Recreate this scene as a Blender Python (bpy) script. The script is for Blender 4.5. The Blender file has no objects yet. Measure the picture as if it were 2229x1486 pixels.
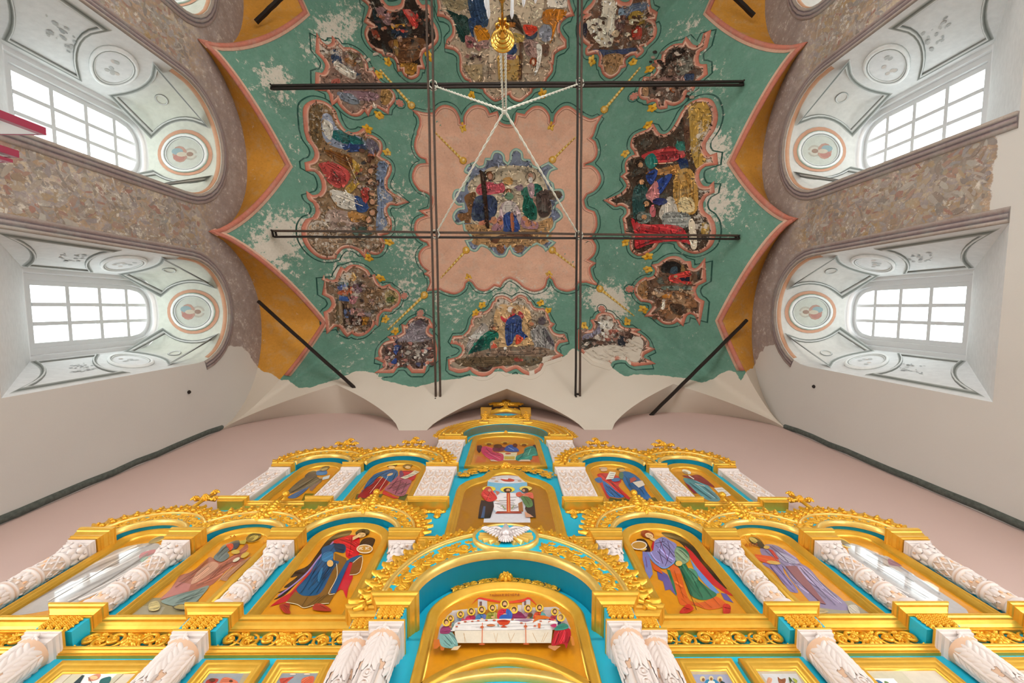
import bpy, math, random
import numpy as np
from mathutils import Vector, Matrix
from mathutils.geometry import delaunay_2d_cdt
random.seed(7)
C = bpy.context.scene.collection
sc = bpy.context.scene
PI = math.pi

# ------------------------------------------------------------------ camera, sky, lights, exposure
FPX = 920.0                      # focal length in pixels of the 2229 x 1486 frame
CZ = 1.6                         # camera height above the floor
zc = Vector((1101-1114.5, 743-670, -FPX)).normalized()
xc = Vector((FPX, 0, 1101-1114.5)).normalized()
yc = zc.cross(xc)
RIGHT = Vector((xc[0], yc[0], zc[0])); UP = Vector((xc[1], yc[1], zc[1])); BACK = Vector((xc[2], yc[2], zc[2]))
cam = bpy.data.cameras.new('camera')
cam.sensor_width = 36; cam.lens = FPX/2229*36; cam.clip_start = .05; cam.clip_end = 200
camo = bpy.data.objects.new('camera', cam); C.objects.link(camo)
camo.matrix_world = Matrix(((RIGHT[0], UP[0], BACK[0], 0), (RIGHT[1], UP[1], BACK[1], 0), (RIGHT[2], UP[2], BACK[2], CZ), (0, 0, 0, 1)))
sc.camera = camo
wd = bpy.data.worlds.new('sky'); sc.world = wd; wd.use_nodes = True
wd.node_tree.nodes['Background'].inputs[0].default_value = (.93, .97, 1, 1)
wd.node_tree.nodes['Background'].inputs[1].default_value = 7.0
vs = sc.view_settings
vs.view_transform = 'Standard'; vs.look = 'None'; vs.gamma = 1; vs.use_curve_mapping = False
vs.exposure = -0.05
def area(name, loc, target, sx, sy, power, col=(1, 1, 1)):
    l = bpy.data.lights.new(name, 'AREA'); l.shape = 'RECTANGLE'; l.size = sx; l.size_y = sy; l.energy = power; l.color = col
    o = bpy.data.objects.new(name, l); C.objects.link(o); o.location = loc
    o.rotation_euler = (Vector(target)-Vector(loc)).to_track_quat('-Z', 'Y').to_euler()
    return o
W, E, YW = 4.9, 2.1, -7.7        # half width, east wall, west wall
area('west_fill', (0, YW+.25, 4.2), (0, 2, 5.2), 6, 5, 250, (1, .98, .95))  # added fill lamp just inside the west wall, brightens the icon screen
for s in (-1, 1):
    for y in (0, -2.75, -5.5):
        area('lower_opening_fill', (s*(W+.9), y, 3.0), (0, y, 4.0), 1.3, 2.6, 60, (.97, .98, 1))  # lamps added outside the unseen lower openings to brighten the room

# ------------------------------------------------------------------ projection helpers (pixel of the photograph <-> point)
def ray(px, py):
    return RIGHT*(px-1114.5) + UP*(743-py) - BACK*FPX
def hit_axis(px, py, ax, val):
    d = ray(px, py); t = val/d[ax]; return d*t           # relative to the camera
def proj(p):                                             # world point -> pixel
    q = Vector((p[0], p[1], p[2]-CZ)); zb = -q.dot(BACK)
    return 1114.5+FPX*q.dot(RIGHT)/zb, 743-FPX*q.dot(UP)/zb
def lin(h):
    if isinstance(h, str):
        h = [int(h[i:i+2], 16)/255 for i in (0, 2, 4)]
    return tuple((c/12.92 if c <= .04045 else ((c+.055)/1.055)**2.4) for c in h[:3])

# ------------------------------------------------------------------ materials
def nodes(name):
    m = bpy.data.materials.new(name); m.use_nodes = True
    nt = m.node_tree; b = nt.nodes['Principled BSDF']
    return m, nt, b
class NT:
    def __init__(s, nt): s.nt = nt
    def n(s, typ, **kw):
        o = s.nt.nodes.new(typ)
        for k, v in kw.items(): setattr(o, k, v)
        return o
    def link(s, a, b): s.nt.links.new(a, b)
    def noise(s, scale, detail=6, rough=.6, vec=None):
        o = s.n('ShaderNodeTexNoise'); o.inputs['Scale'].default_value = scale; o.inputs['Detail'].default_value = detail; o.inputs['Roughness'].default_value = rough
        if vec: s.link(vec, o.inputs['Vector'])
        return o.outputs['Fac']
    def math(s, op, a, b=None, clamp=False):
        o = s.n('ShaderNodeMath', operation=op, use_clamp=clamp)
        for i, v in enumerate((a, b)):
            if v is None: continue
            if isinstance(v, (int, float)): o.inputs[i].default_value = v
            else: s.link(v, o.inputs[i])
        return o.outputs[0]
    def mix(s, fac, a, b, mode='MIX'):
        o = s.n('ShaderNodeMix', data_type='RGBA', blend_type=mode)
        for i, v in ((0, fac), (6, a), (7, b)):
            if isinstance(v, (int, float)): o.inputs[i].default_value = v
            elif isinstance(v, tuple): o.inputs[i].default_value = (*v[:3], 1)
            else: s.link(v, o.inputs[i])
        return o.outputs[2]
    def ramp(s, fac, stops):
        o = s.n('ShaderNodeValToRGB'); e = o.color_ramp.elements
        while len(e) < len(stops): e.new(.5)
        for k, (p, c) in enumerate(stops): e[k].position = p; e[k].color = (*lin(c), 1)
        s.link(fac, o.inputs[0]); return o.outputs[0]
    def attr(s, name):
        o = s.n('ShaderNodeAttribute'); o.attribute_name = name; return o
    def coord(s):
        return s.n('ShaderNodeTexCoord').outputs['Object']
    def bump(s, h, b, strength=.3, dist=.01):
        o = s.n('ShaderNodeBump'); o.inputs['Strength'].default_value = strength; o.inputs['Distance'].default_value = dist
        s.link(h, o.inputs['Height']); s.link(o.outputs[0], b.inputs['Normal'])
def simple(name, col, rough=.6, metal=0, var=.1, scale=8, coat=0, bump=0):
    m, nt, b = nodes(name); t = NT(nt); c = lin(col)
    f = t.noise(scale, 5, .6, t.coord())
    lo = tuple(x*(1-var) for x in c); hi = tuple(min(1, x*(1+var)) for x in c)
    t.link(t.mix(f, lo, hi), b.inputs['Base Color'])
    b.inputs['Roughness'].default_value = rough; b.inputs['Metallic'].default_value = metal
    b.inputs['Coat Weight'].default_value = coat; b.inputs['Coat Roughness'].default_value = .04
    if bump: t.bump(f, b, bump, .01)
    return m
def fresco_mat():
    """painted plaster: Col = paint colour, Wear = how much of it has flaked, Cov = new plaster over it"""
    m, nt, b = nodes('flaking_fresco'); t = NT(nt); co = t.coord()
    col = t.attr('Col').outputs['Color']; wear = t.attr('Wear').outputs['Fac']; cov = t.attr('Cov').outputs['Fac']
    tone = t.noise(2.3, 6, .65, co); fine = t.noise(26, 4, .7, co)
    v = t.math('ADD', t.math('MULTIPLY', tone, .7), t.math('MULTIPLY', fine, .5))
    v = t.math('ADD', t.math('MULTIPLY', v, .75), .55)
    base = t.mix(1.0, col, v, 'MULTIPLY')
    hz = t.math('MULTIPLY', t.math('SUBTRACT', t.noise(4.2, 10, .72, co), .5), 3.2, True)
    base = t.mix(t.math('MULTIPLY', hz, .38), base, lin('9fb0a6'))
    dk = t.math('MULTIPLY', t.math('SUBTRACT', t.noise(15, 6, .7, co), .56), 5, True)
    base = t.mix(t.math('MULTIPLY', dk, .28), base, lin('2c2a24'))
    fl = t.noise(9, 12, .78, co); big = t.noise(1.7, 5, .6, co)
    a = t.math('ADD', t.math('MULTIPLY', fl, .75), t.math('MULTIPLY', big, .25))
    th = t.math('SUBTRACT', .70, t.math('MULTIPLY', wear, .34))
    f1 = t.math('MULTIPLY', t.math('SUBTRACT', a, th), 22, True)
    pl = t.mix(fine, lin('b9ab9b'), lin('ddd3c6'))
    base = t.mix(t.math('MULTIPLY', f1, .9), base, pl)
    cn = t.noise(7, 8, .7, co)
    f2 = t.math('MULTIPLY', t.math('ADD', t.math('SUBTRACT', cov, .5), t.math('MULTIPLY', t.math('SUBTRACT', cn, .5), .45)), 25, True)
    pn = t.noise(.9, 3, .5, co)
    base = t.mix(f2, base, t.mix(pn, lin('c6b8a7'), lin('d3c8ba')))
    t.link(base, b.inputs['Base Color']); b.inputs['Roughness'].default_value = .85
    b.inputs['Specular IOR Level'].default_value = .25
    t.bump(t.math('ADD', t.math('MULTIPLY', f1, -.6), f2), b, .35, .006)
    return m
def oldwall_mat():
    m, nt, b = nodes('faded_wall_painting'); t = NT(nt); co = t.coord()
    col = t.attr('Col').outputs['Color']; fac = t.attr('Wear').outputs['Fac']; cov = t.attr('Cov').outputs['Fac']
    mp = t.n('ShaderNodeMapping'); t.link(co, mp.inputs[0]); mp.inputs['Scale'].default_value = (1, 1, .75)
    n1 = t.noise(1.25, 10, .74, mp.outputs[0]); n2 = t.noise(6, 9, .75, co); n3 = t.noise(24, 5, .7, co)
    r = t.ramp(n1, [(.30, '6f625c'), (.38, 'a88a62'), (.44, '93857e'), (.49, 'ac8f72'), (.53, '9a8f8e'), (.57, 'b9a68c'), (.62, 'a08c84'), (.67, 'a6604e'), (.72, 'b59c86')])
    base = t.mix(fac, col, r)
    base = t.mix(1.0, base, t.math('ADD', t.math('MULTIPLY', n2, 1.1), .45), 'MULTIPLY')
    f1 = t.math('MULTIPLY', t.math('SUBTRACT', t.math('ADD', t.math('MULTIPLY', n2, .6), t.math('MULTIPLY', n3, .4)), .56), 14, True)
    big = t.math('MULTIPLY', t.math('SUBTRACT', t.noise(2.6, 10, .75, co), .52), 6, True)
    base = t.mix(t.math('MULTIPLY', big, .42), base, lin('b9aea6'))
    base = t.mix(t.math('MULTIPLY', f1, .6), base, lin('cfc4b6'))
    cn = t.noise(6, 8, .7, co)
    f2 = t.math('MULTIPLY', t.math('ADD', t.math('SUBTRACT', cov, .5), t.math('MULTIPLY', t.math('SUBTRACT', cn, .5), .4)), 25, True)
    pn = t.noise(.5, 3, .5, co)
    base = t.mix(f2, base, t.mix(pn, lin('bfb8b1'), lin('d2cbc2')))
    t.link(base, b.inputs['Base Color']); b.inputs['Roughness'].default_value = .9
    b.inputs['Specular IOR Level'].default_value = .2
    t.bump(n2, b, .25, .01)
    return m
def colpaint(name, rough, coat, var=.2, scale=20):
    m, nt, b = nodes(name); t = NT(nt); co = t.coord()
    col = t.attr('Col').outputs['Color']; f = t.noise(scale, 5, .6, co)
    t.link(t.mix(1.0, col, t.math('ADD', t.math('MULTIPLY', f, var*2), 1-var), 'MULTIPLY'), b.inputs['Base Color'])
    b.inputs['Roughness'].default_value = rough; b.inputs['Coat Weight'].default_value = coat; b.inputs['Coat Roughness'].default_value = .03
    return m
def gold_mat(name, c1, c2, rough=.33, metal=.55):
    m, nt, b = nodes(name); t = NT(nt)
    f = t.noise(14, 4, .6, t.coord())
    t.link(t.mix(f, lin(c1), lin(c2)), b.inputs['Base Color'])
    b.inputs['Roughness'].default_value = rough; b.inputs['Metallic'].default_value = metal
    return m
M = {}
M['fresco'] = fresco_mat()
M['oldwall'] = oldwall_mat()
M['gold'] = gold_mat('gilding', 'dfa12a', 'f4c553')
M['gold_carved'] = gold_mat('carved_gilding', 'dc9a1c', 'f6bd3c', .3, .5)
M['gold_pale'] = gold_mat('pale_gilding', 'e0b04c', 'f8d880', .32, .5)
M['turq'] = simple('turquoise_paint', '16b4d4', .45, 0, .06, 3)
M['white_carved'] = colpaint('whitewashed_carving', .6, 0, .08, 9)
M['icon'] = colpaint('varnished_icon_paint', .35, .9, .14, 30)
M['icon_matt'] = colpaint('icon_paint', .5, .3, .14, 30)
M['cream'] = simple('cream_plaster', 'cfc4b6', .9, 0, .06, .8, 0, .05)
M['pink'] = simple('pink_plaster', 'c6aaa0', .9, 0, .07, .6, 0, .03)
M['white'] = simple('white_limewash', 'd9d9d8', .85, 0, .08, 2.2, 0, .08)
M['window_white'] = simple('white_window_paint', 'dcdcdc', .5, 0, .03, 4)
M['stucco_dark'] = colpaint('grisaille_moulding', .8, 0, .15, 12)
M['iron'] = simple('black_iron', '2a221e', .6, .5, .5, 14)
M['iron_rust'] = simple('worn_iron', '4a3a30', .65, .4, .6, 20)
M['rope'] = simple('white_rope', 'd9d6c8', .8, 0, .12, 40)
M['floor'] = simple('stone_floor', 'cfc3b0', .6, 0, .15, 1.5)
M['brass'] = gold_mat('polished_brass', 'c58f35', 'e3b65a', .2, .9)
M['silver'] = simple('silvered_wood', 'd6cccb', .35, .35, .1, 15)
M['candle'] = simple('candle_lamp', 'f4f6fb', .3, 0, .02, 5)
M['red'] = simple('red_enamel', '8f2a40', .4, 0, .12, 6)
M['darkred'] = simple('dark_red_slot', '3a0a10', .4, 0, .2, 6)
M['strip'] = simple('old_dark_plaster', '4f524b', .9, 0, .7, 22, 0, .8)
def glass_mat():
    m = bpy.data.materials.new('window_glass'); m.use_nodes = True; nt = m.node_tree; t = NT(nt)
    nt.nodes.remove(nt.nodes['Principled BSDF']); out = nt.nodes['Material Output']
    tr = t.n('ShaderNodeBsdfTransparent'); gl = t.n('ShaderNodeBsdfGlossy'); gl.inputs['Roughness'].default_value = .02
    tr.inputs[0].default_value = (.95, .98, .97, 1)
    mx = t.n('ShaderNodeMixShader'); lw = t.n('ShaderNodeValue'); lw.outputs[0].default_value = .05
    t.link(lw.outputs[0], mx.inputs[0]); t.link(tr.outputs[0], mx.inputs[1]); t.link(gl.outputs[0], mx.inputs[2]); t.link(mx.outputs[0], out.inputs[0])
    return m
M['glass'] = glass_mat()

# ------------------------------------------------------------------ mesh helpers
class MB:
    """collects shapes in local (a, b, h) coordinates and links them as one mesh object"""
    def __init__(s): s.v = []; s.f = []; s.c = []; s.w = []; s.k = []
    def add(s, verts, faces, col=(1, 1, 1), wear=0, cov=0):
        o = len(s.v); s.v += [tuple(p) for p in verts]
        s.f += [tuple(i+o for i in f) for f in faces]
        s.c += [col]*len(verts) if not isinstance(col, list) else col
        s.w += [wear]*len(verts) if not isinstance(wear, list) else wear
        s.k += [cov]*len(verts) if not isinstance(cov, list) else cov
        return s
    def box(s, a0, a1, b0, b1, h0, h1, col=(1, 1, 1)):
        v = [(a, b, h) for h in (h0, h1) for b in (b0, b1) for a in (a0, a1)]
        return s.add(v, [(0, 2, 3, 1), (4, 5, 7, 6), (0, 1, 5, 4), (2, 6, 7, 3), (0, 4, 6, 2), (1, 3, 7, 5)], col)
    def sweep(s, path, prof, closed=False, cols=None, caps=True, wear=0, cov=None):
        """path: 2-D points; prof: (offset to the left of travel, h)"""
        n = len(path); P = [Vector((p[0], p[1])) for p in path]; vv = []; m = len(prof)
        for i in range(n):
            if closed: a, b, c = P[i-1], P[i], P[(i+1) % n]
            else: a, b, c = P[max(i-1, 0)], P[i], P[min(i+1, n-1)]
            d1 = (b-a); d2 = (c-b)
            if d1.length < 1e-9: d1 = d2
            if d2.length < 1e-9: d2 = d1
            d1 = d1.normalized(); d2 = d2.normalized()
            n1 = Vector((-d1.y, d1.x)); n2 = Vector((-d2.y, d2.x)); nn = n1+n2
            if nn.length < 1e-6: nn = n1
            nn.normalize(); k = 1/max(.45, nn.dot(n1))
            for (o, h) in prof: vv.append((b.x+nn.x*o*k, b.y+nn.y*o*k, h))
        ff = []
        for i in range(n if closed else n-1):
            j = (i+1) % n
            for q in range(m-1): ff.append((i*m+q, j*m+q, j*m+q+1, i*m+q+1))
        if caps and not closed and m > 2: ff += [tuple(range(m)), tuple(range((n-1)*m, n*m))[::-1]]
        col = (1, 1, 1)
        if cols: col = [cols[q] for i in range(n) for q in range(m)]
        cv = 0 if cov is None else [cov[i] for i in range(n) for q in range(m)]
        return s.add(vv, ff, col, wear, cv)
    def tube(s, pts, r, n=6, col=(1, 1, 1), caps=True):
        P = [Vector(p) for p in pts]; vv = []; ff = []; up = None
        for i, p in enumerate(P):
            d = (P[min(i+1, len(P)-1)]-P[max(i-1, 0)])
            d = d.normalized() if d.length > 1e-9 else Vector((0, 0, 1))
            if up is None:
                up = d.orthogonal().normalized()
            up = (up - d*up.dot(d)); up = up.normalized() if up.length > 1e-6 else d.orthogonal().normalized()
            sd = d.cross(up); rr = r[i] if isinstance(r, (list, tuple)) else r
            for k in range(n):
                a = 2*PI*k/n; vv.append(tuple(p+(up*math.cos(a)+sd*math.sin(a))*rr))
        for i in range(len(P)-1):
            for k in range(n): ff.append((i*n+k, i*n+(k+1) % n, (i+1)*n+(k+1) % n, (i+1)*n+k))
        if caps: ff += [tuple(range(n))[::-1], tuple(range((len(P)-1)*n, len(P)*n))]
        return s.add(vv, ff, col)
    def lathe(s, prof, c=(0, 0, 0), n=16, axis=1, col=(1, 1, 1), a0=0, a1=2*PI, cols=None):
        """prof: (radius, position along the axis)"""
        vv = []; ff = []; full = abs(a1-a0-2*PI) < 1e-6; m = n if full else n+1
        for (r, y) in prof:
            for k in range(m):
                a = a0+(a1-a0)*k/n; p = [math.cos(a)*r, 0, math.sin(a)*r]; p[1] = y
                if axis == 2: p = [p[0], p[2], p[1]]
                vv.append((c[0]+p[0], c[1]+p[1], c[2]+p[2]))
        for i in range(len(prof)-1):
            for k in range(n if full else n):
                j = (k+1) % m if full else k+1
                ff.append((i*m+k, i*m+j, (i+1)*m+j, (i+1)*m+k))
        if cols: col = [cols[i] for i in range(len(prof)) for k in range(m)]
        return s.add(vv, ff, col)
    def ball(s, c, rx, ry=None, rz=None, n=8, col=(1, 1, 1)):
        ry = ry or rx; rz = rz or rx; vv = []; ff = []; m = max(3, n//2)
        for i in range(m+1):
            t = PI*i/m
            for k in range(n):
                a = 2*PI*k/n; vv.append((c[0]+rx*math.sin(t)*math.cos(a), c[1]+ry*math.cos(t), c[2]+rz*math.sin(t)*math.sin(a)))
        for i in range(m):
            for k in range(n): ff.append((i*n+k, i*n+(k+1) % n, (i+1)*n+(k+1) % n, (i+1)*n+k))
        return s.add(vv, ff, col)
    def petal(s, o, ang, L, wd, h=.02, h0=0, curl=.3, col=(1, 1, 1), tip=.12):
        """a carved leaf lobe that starts at o and grows in direction ang in the (a, b) plane"""
        ca, sa = math.cos(ang), math.sin(ang); vv = []
        for i, (t, w, z) in enumerate(((0, .35, .2), (.28, .9, .8), (.6, 1, 1), (.85, .62, .75), (1, tip, curl))):
            for q, zz in ((-1, 0), (-.5, .8), (0, 1 if i < 2 else .8), (.5, .8), (1, 0)):
                x = t*L; y = q*w*wd/2
                vv.append((o[0]+ca*x-sa*y, o[1]+sa*x+ca*y, h0+h*z*(.15+.85*zz)))
        ff = [(i*5+k, i*5+k+1, (i+1)*5+k+1, (i+1)*5+k) for i in range(4) for k in range(4)]
        return s.add(vv, ff, col)
    def merge(s, o, f=lambda p: p):
        return s.add([f(p) for p in o.v], o.f, list(o.c), list(o.w), list(o.k))
    def mesh(s, name, mat, mapf=None, smooth=True, attrs=False):
        me = bpy.data.meshes.new(name)
        vs_ = [mapf(*p) for p in s.v] if mapf else s.v
        me.from_pydata([tuple(p) for p in vs_], [], s.f)
        if attrs:
            a = me.attributes.new('Col', 'FLOAT_COLOR', 'POINT')
            a.data.foreach_set('color', np.array([(*c[:3], 1) for c in s.c], np.float32).ravel())
            a = me.attributes.new('Wear', 'FLOAT', 'POINT'); a.data.foreach_set('value', np.array(s.w, np.float32))
            a = me.attributes.new('Cov', 'FLOAT', 'POINT'); a.data.foreach_set('value', np.array(s.k, np.float32))
        if smooth: me.polygons.foreach_set('use_smooth', [True]*len(me.polygons))
        me.materials.append(mat)
        return me
    def build(s, name, mat, parent=None, mapf=None, smooth=True, attrs=False):
        return link(name, s.mesh(name, mat, mapf, smooth, attrs), parent)
def link(name, me, parent=None):
    o = bpy.data.objects.new(name, me); C.objects.link(o)
    if parent: o.parent = parent; o.matrix_parent_inverse = Matrix.Translation(-Vector(wloc(parent)))
    return o
def wloc(o):
    p = Vector(o.location)
    while o.parent:
        p = p + Vector(o.matrix_parent_inverse.translation); o = o.parent; p = p + Vector(o.location)
    return p
def tag(o, label=None, cat=None, group=None, kind=None):
    if label: o['label'] = label
    if cat: o['category'] = cat
    if group: o['group'] = group
    if kind: o['kind'] = kind
    return o
def thing(name, loc, label, cat, group=None):
    o = bpy.data.objects.new(name, None); C.objects.link(o); o.location = loc; o.empty_display_size = .1
    return tag(o, label, cat, group)
def inside(poly, x, y):
    r = False; n = len(poly); j = n-1
    for i in range(n):
        a, b = poly[i], poly[j]
        if (a[1] > y) != (b[1] > y) and x < (b[0]-a[0])*(y-a[1])/(b[1]-a[1])+a[0]: r = not r
        j = i
    return r
def inside_np(loops, X, Y):
    r = np.zeros(len(X), bool)
    for poly in loops:
        P = np.array(poly, float); Q = np.roll(P, 1, 0)
        for a, b in zip(P, Q):
            if a[1] == b[1]: continue
            r ^= ((a[1] > Y) != (b[1] > Y)) & (X < (b[0]-a[0])*(Y-a[1])/(b[1]-a[1])+a[0])
    return r
def fill(loops, step=None, extra=None):
    """even-odd fill of closed loops; with step a grid of inner points too. returns (points, triangles)"""
    pts = []; eds = []
    for lp in loops:
        o = len(pts); n = len(lp); pts += [Vector((p[0], p[1])) for p in lp]; eds += [(o+i, o+(i+1) % n) for i in range(n)]
    if step:
        A = np.array([(p.x, p.y) for p in pts]); lo = A.min(0); hi = A.max(0)
        gx = np.arange(lo[0]+step*.5, hi[0], step); gy = np.arange(lo[1]+step*.5, hi[1], step)
        X, Y = [q.ravel() for q in np.meshgrid(gx, gy)]
        k = inside_np(loops, X, Y)
        pts += [Vector((x, y)) for x, y in zip(X[k], Y[k])]
    if extra: pts += [Vector(p) for p in extra]
    v, e, f, *_ = delaunay_2d_cdt(pts, eds, [], 0, 1e-6)
    ce = np.array([[sum(v[i].x for i in t)/3, sum(v[i].y for i in t)/3] for t in f])
    ok = inside_np(loops, ce[:, 0], ce[:, 1])
    return [(p.x, p.y) for p in v], [tuple(t) for t, q in zip(f, ok) if q]
def catmull(pts, closed=True, sub=6):
    n = len(pts)
    if n < 3: return list(pts)
    out = []
    for i in range(n if closed else n-1):
        if closed: p0, p1, p2, p3 = pts[i-1], pts[i], pts[(i+1) % n], pts[(i+2) % n]
        else: p0, p1, p2, p3 = pts[max(i-1, 0)], pts[i], pts[i+1], pts[min(i+2, n-1)]
        for k in range(sub):
            t = k/sub
            out.append(tuple(.5*(2*p1[d]+(p2[d]-p0[d])*t+(2*p0[d]-5*p1[d]+4*p2[d]-p3[d])*t*t+(3*p1[d]-p0[d]-3*p2[d]+p3[d])*t**3) for d in (0, 1)))
    if not closed: out.append(tuple(pts[-1]))
    return out
def arc(cx, cy, rx, ry, a0, a1, n=16):
    return [(cx+rx*math.cos(math.radians(a0+(a1-a0)*i/n)), cy+ry*math.sin(math.radians(a0+(a1-a0)*i/n))) for i in range(n+1)]
# ------------------------------------------------------------------ the shell: vault with lunettes, walls, window niches
ZF = 7.15                        # foot of the vault, above the camera
def HM(x, y):
    p = max(0, min(W-abs(x), E-y, y-YW))
    return ZF+4.05*(1-math.exp(-p/2.0))/(1-math.exp(-4.9/2.0))*.96
def vnormal(x, y, H=HM):
    e = .02; n = Vector((H(x+e, y)-H(x-e, y), H(x, y+e)-H(x, y-e), -2*e)); return n.normalized()
def on_vault(x, y, h=0):         # h: distance below the vault surface, into the room
    z = HM(x, y)
    if h: n = vnormal(x, y); return (x+n.x*h, y+n.y*h, z+CZ+n.z*h)
    return (x, y, z+CZ)
def hit_vault(px, py):
    d = ray(px, py); d = d/d.z; lo, hi = 4.0, 13.0
    for _ in range(26):
        m = (lo+hi)/2; x, y = d.x*m, d.y*m
        H = HM(x, y) if abs(x) < W and YW < y < E else -1
        if m < H: lo = m
        else: hi = m
    return d.x*lo, d.y*lo
# lunettes: (wall, foot a, apex t, foot b, apex depth p, top of the wall arch)
LUN = {
 'L1': ('L', -1.25, .32, E, 1.05, 8.55), 'L2': ('L', -4.25, -2.72, -1.25, .68, 8.32), 'L3': ('L', YW, -5.75, -4.25, .95, 8.45),
 'R1': ('R', -1.50, .25, E, .62, 8.35), 'R2': ('R', -4.30, -2.78, -1.50, .56, 8.25), 'R3': ('R', YW, -5.8, -4.30, .90, 8.4),
 'F1': ('F', -W, -3.33, -1.84, .60, 8.36), 'F2': ('F', -1.36, 0.02, 1.36, .53, 8.9), 'F3': ('F', 1.84, 3.33, W, .60, 8.36)}
for k, (a, b) in enumerate(((-W, -1.6), (-1.6, 1.6), (1.6, W))): LUN['B%d' % k] = ('B', a, (a+b)/2, b, .7, 8.4)
def wall_pt(w, t, p):            # position along the wall, depth into the room
    return {'L': (-W+p, t), 'R': (W-p, t), 'F': (t, E-p), 'B': (t, YW+p)}[w]
def lun_groin(k, n=36):
    w, a, c, b, pc, zt = LUN[k]; out = []
    for i in range(n+1):
        u = -1+2*i/n; t = c+(c-a)*u if u < 0 else c+(b-c)*u
        q = 1-abs(u); out.append((t, pc*q**.74))
    return out
def lun_top(k, t):
    w, a, c, b, pc, zt = LUN[k]; u = (t-c)/(c-a) if t < c else (t-c)/(b-c)
    return ZF+(zt-ZF)*max(0, 1-abs(u)**2.1)**.62
# where new cream plaster hides the old paint (outline as seen in the photograph, carried onto the surface)
COVER = [(505,752),(528,756),(545,773),(558,796),(569,806),(592,813),(612,827),(629,826),(649,843),(673,843),(690,838),(737,824),(773,807),(795,807),(818,812),(833,827),(869,835),(905,842),(960,828),(997,823),(1024,818),(1061,820),(1071,808),(1093,808),(1108,812),(1117,814),(1144,814),(1152,810),(1173,807),(1182,798),(1179,781),(1191,775),(1219,777),(1234,772),(1241,759),(1250,758),(1266,768),(1280,758),(1310,752),(1341,750),(1359,757),(1371,742),(1379,731),(1391,731),(1401,742),(1400,758),(1394,774),(1399,786),(1371,790),(1363,780),(1339,778),(1325,788),(1335,802),(1363,820),(1379,814),(1432,816),(1482,821),(1528,832),(1553,824),(1580,805),(1598,806),(1612,828),(1626,805),(1640,800),(1652,770),(1668,752),(1720,740),(2400,740),(2400,1700),(-200,1700),(-200,740),(470,740)]
CVP = np.array(COVER, float)
def cover_val(P):
    """0 .. 1 per world point: 1 = inside the new plaster, soft over a few centimetres"""
    px = np.array([proj(p) for p in P]); X, Y = px[:, 0], px[:, 1]
    ins = inside_np([COVER], X, Y); d = np.full(len(X), 1e9)
    for a, b in zip(CVP, np.roll(CVP, -1, 0)):
        ab = b-a; L = (ab**2).sum()
        t = np.clip(((X-a[0])*ab[0]+(Y-a[1])*ab[1])/L, 0, 1)
        d = np.minimum(d, np.hypot(X-a[0]-t*ab[0], Y-a[1]-t*ab[1]))
    return np.clip(.5+np.where(ins, d, -d)/18, 0, 1)
GREEN, ORANGE, PURPLE = lin('618776'), lin('c48a38'), lin('93827c')
SPOTS = [(690,95,50,.7),(745,50,60,.7),(600,520,60,.9),(590,560,50,.6),(640,330,40,.5),(680,480,60,.5),(860,420,60,.5),(890,520,60,.6),(900,300,50,.4),(750,560,60,.5),(780,690,60,.4),(870,640,60,.45),(1000,655,60,.5),(1110,625,60,.9),(1340,660,45,1),(1300,645,30,.7),(1570,330,45,.9),(1560,430,50,.7),(1545,180,60,.4),(1530,290,40,.6),(1500,60,60,.45),(1545,480,40,.6),(1640,470,60,.3),(620,210,40,.7),(600,160,40,.6),(560,190,30,.5),(700,250,40,.4),(760,820,60,.4),(920,600,40,.5),(1190,640,40,.5),(740,600,30,.6),(1320,560,40,.2),(640,640,50,.25)]
def wear_at(P, base):
    px = np.array([proj(p) for p in P]); w = np.full(len(P), base)
    for x, y, r, s in SPOTS: w += s*np.exp(-((px[:, 0]-x)**2+(px[:, 1]-y)**2)/(r*r))*.5
    return np.clip(w, 0, 1)
# ---- main vault
loop = []
for k in ('F3', 'F2', 'F1'):
    g = lun_groin(k); loop += [wall_pt('F', t, p) for t, p in g[::-1]]
for k in ('L1', 'L2', 'L3'): loop += [wall_pt('L', t, p) for t, p in lun_groin(k)[::-1]]
for k in ('B0', 'B1', 'B2'): loop += [wall_pt('B', t, p) for t, p in lun_groin(k)]
for k in ('R3', 'R2', 'R1'): loop += [wall_pt('R', t, p) for t, p in lun_groin(k)]
cl = [loop[0]]
for p in loop[1:]:
    if math.dist(p, cl[-1]) > 1e-4: cl.append(p)
if math.dist(cl[0], cl[-1]) < 1e-4: cl.pop()
v2, f2 = fill([cl], .065)
P3 = [on_vault(*p) for p in v2]
mb = MB(); mb.add(P3, f2, GREEN, list(wear_at(P3, .3)), list(cover_val(P3)))
ceiling = mb.build('ceiling', M['fresco'], smooth=True, attrs=True)
tag(ceiling, 'green painted cloister vault with frescoes, pink centre panel and orange lunettes', None, None, 'structure')
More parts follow.
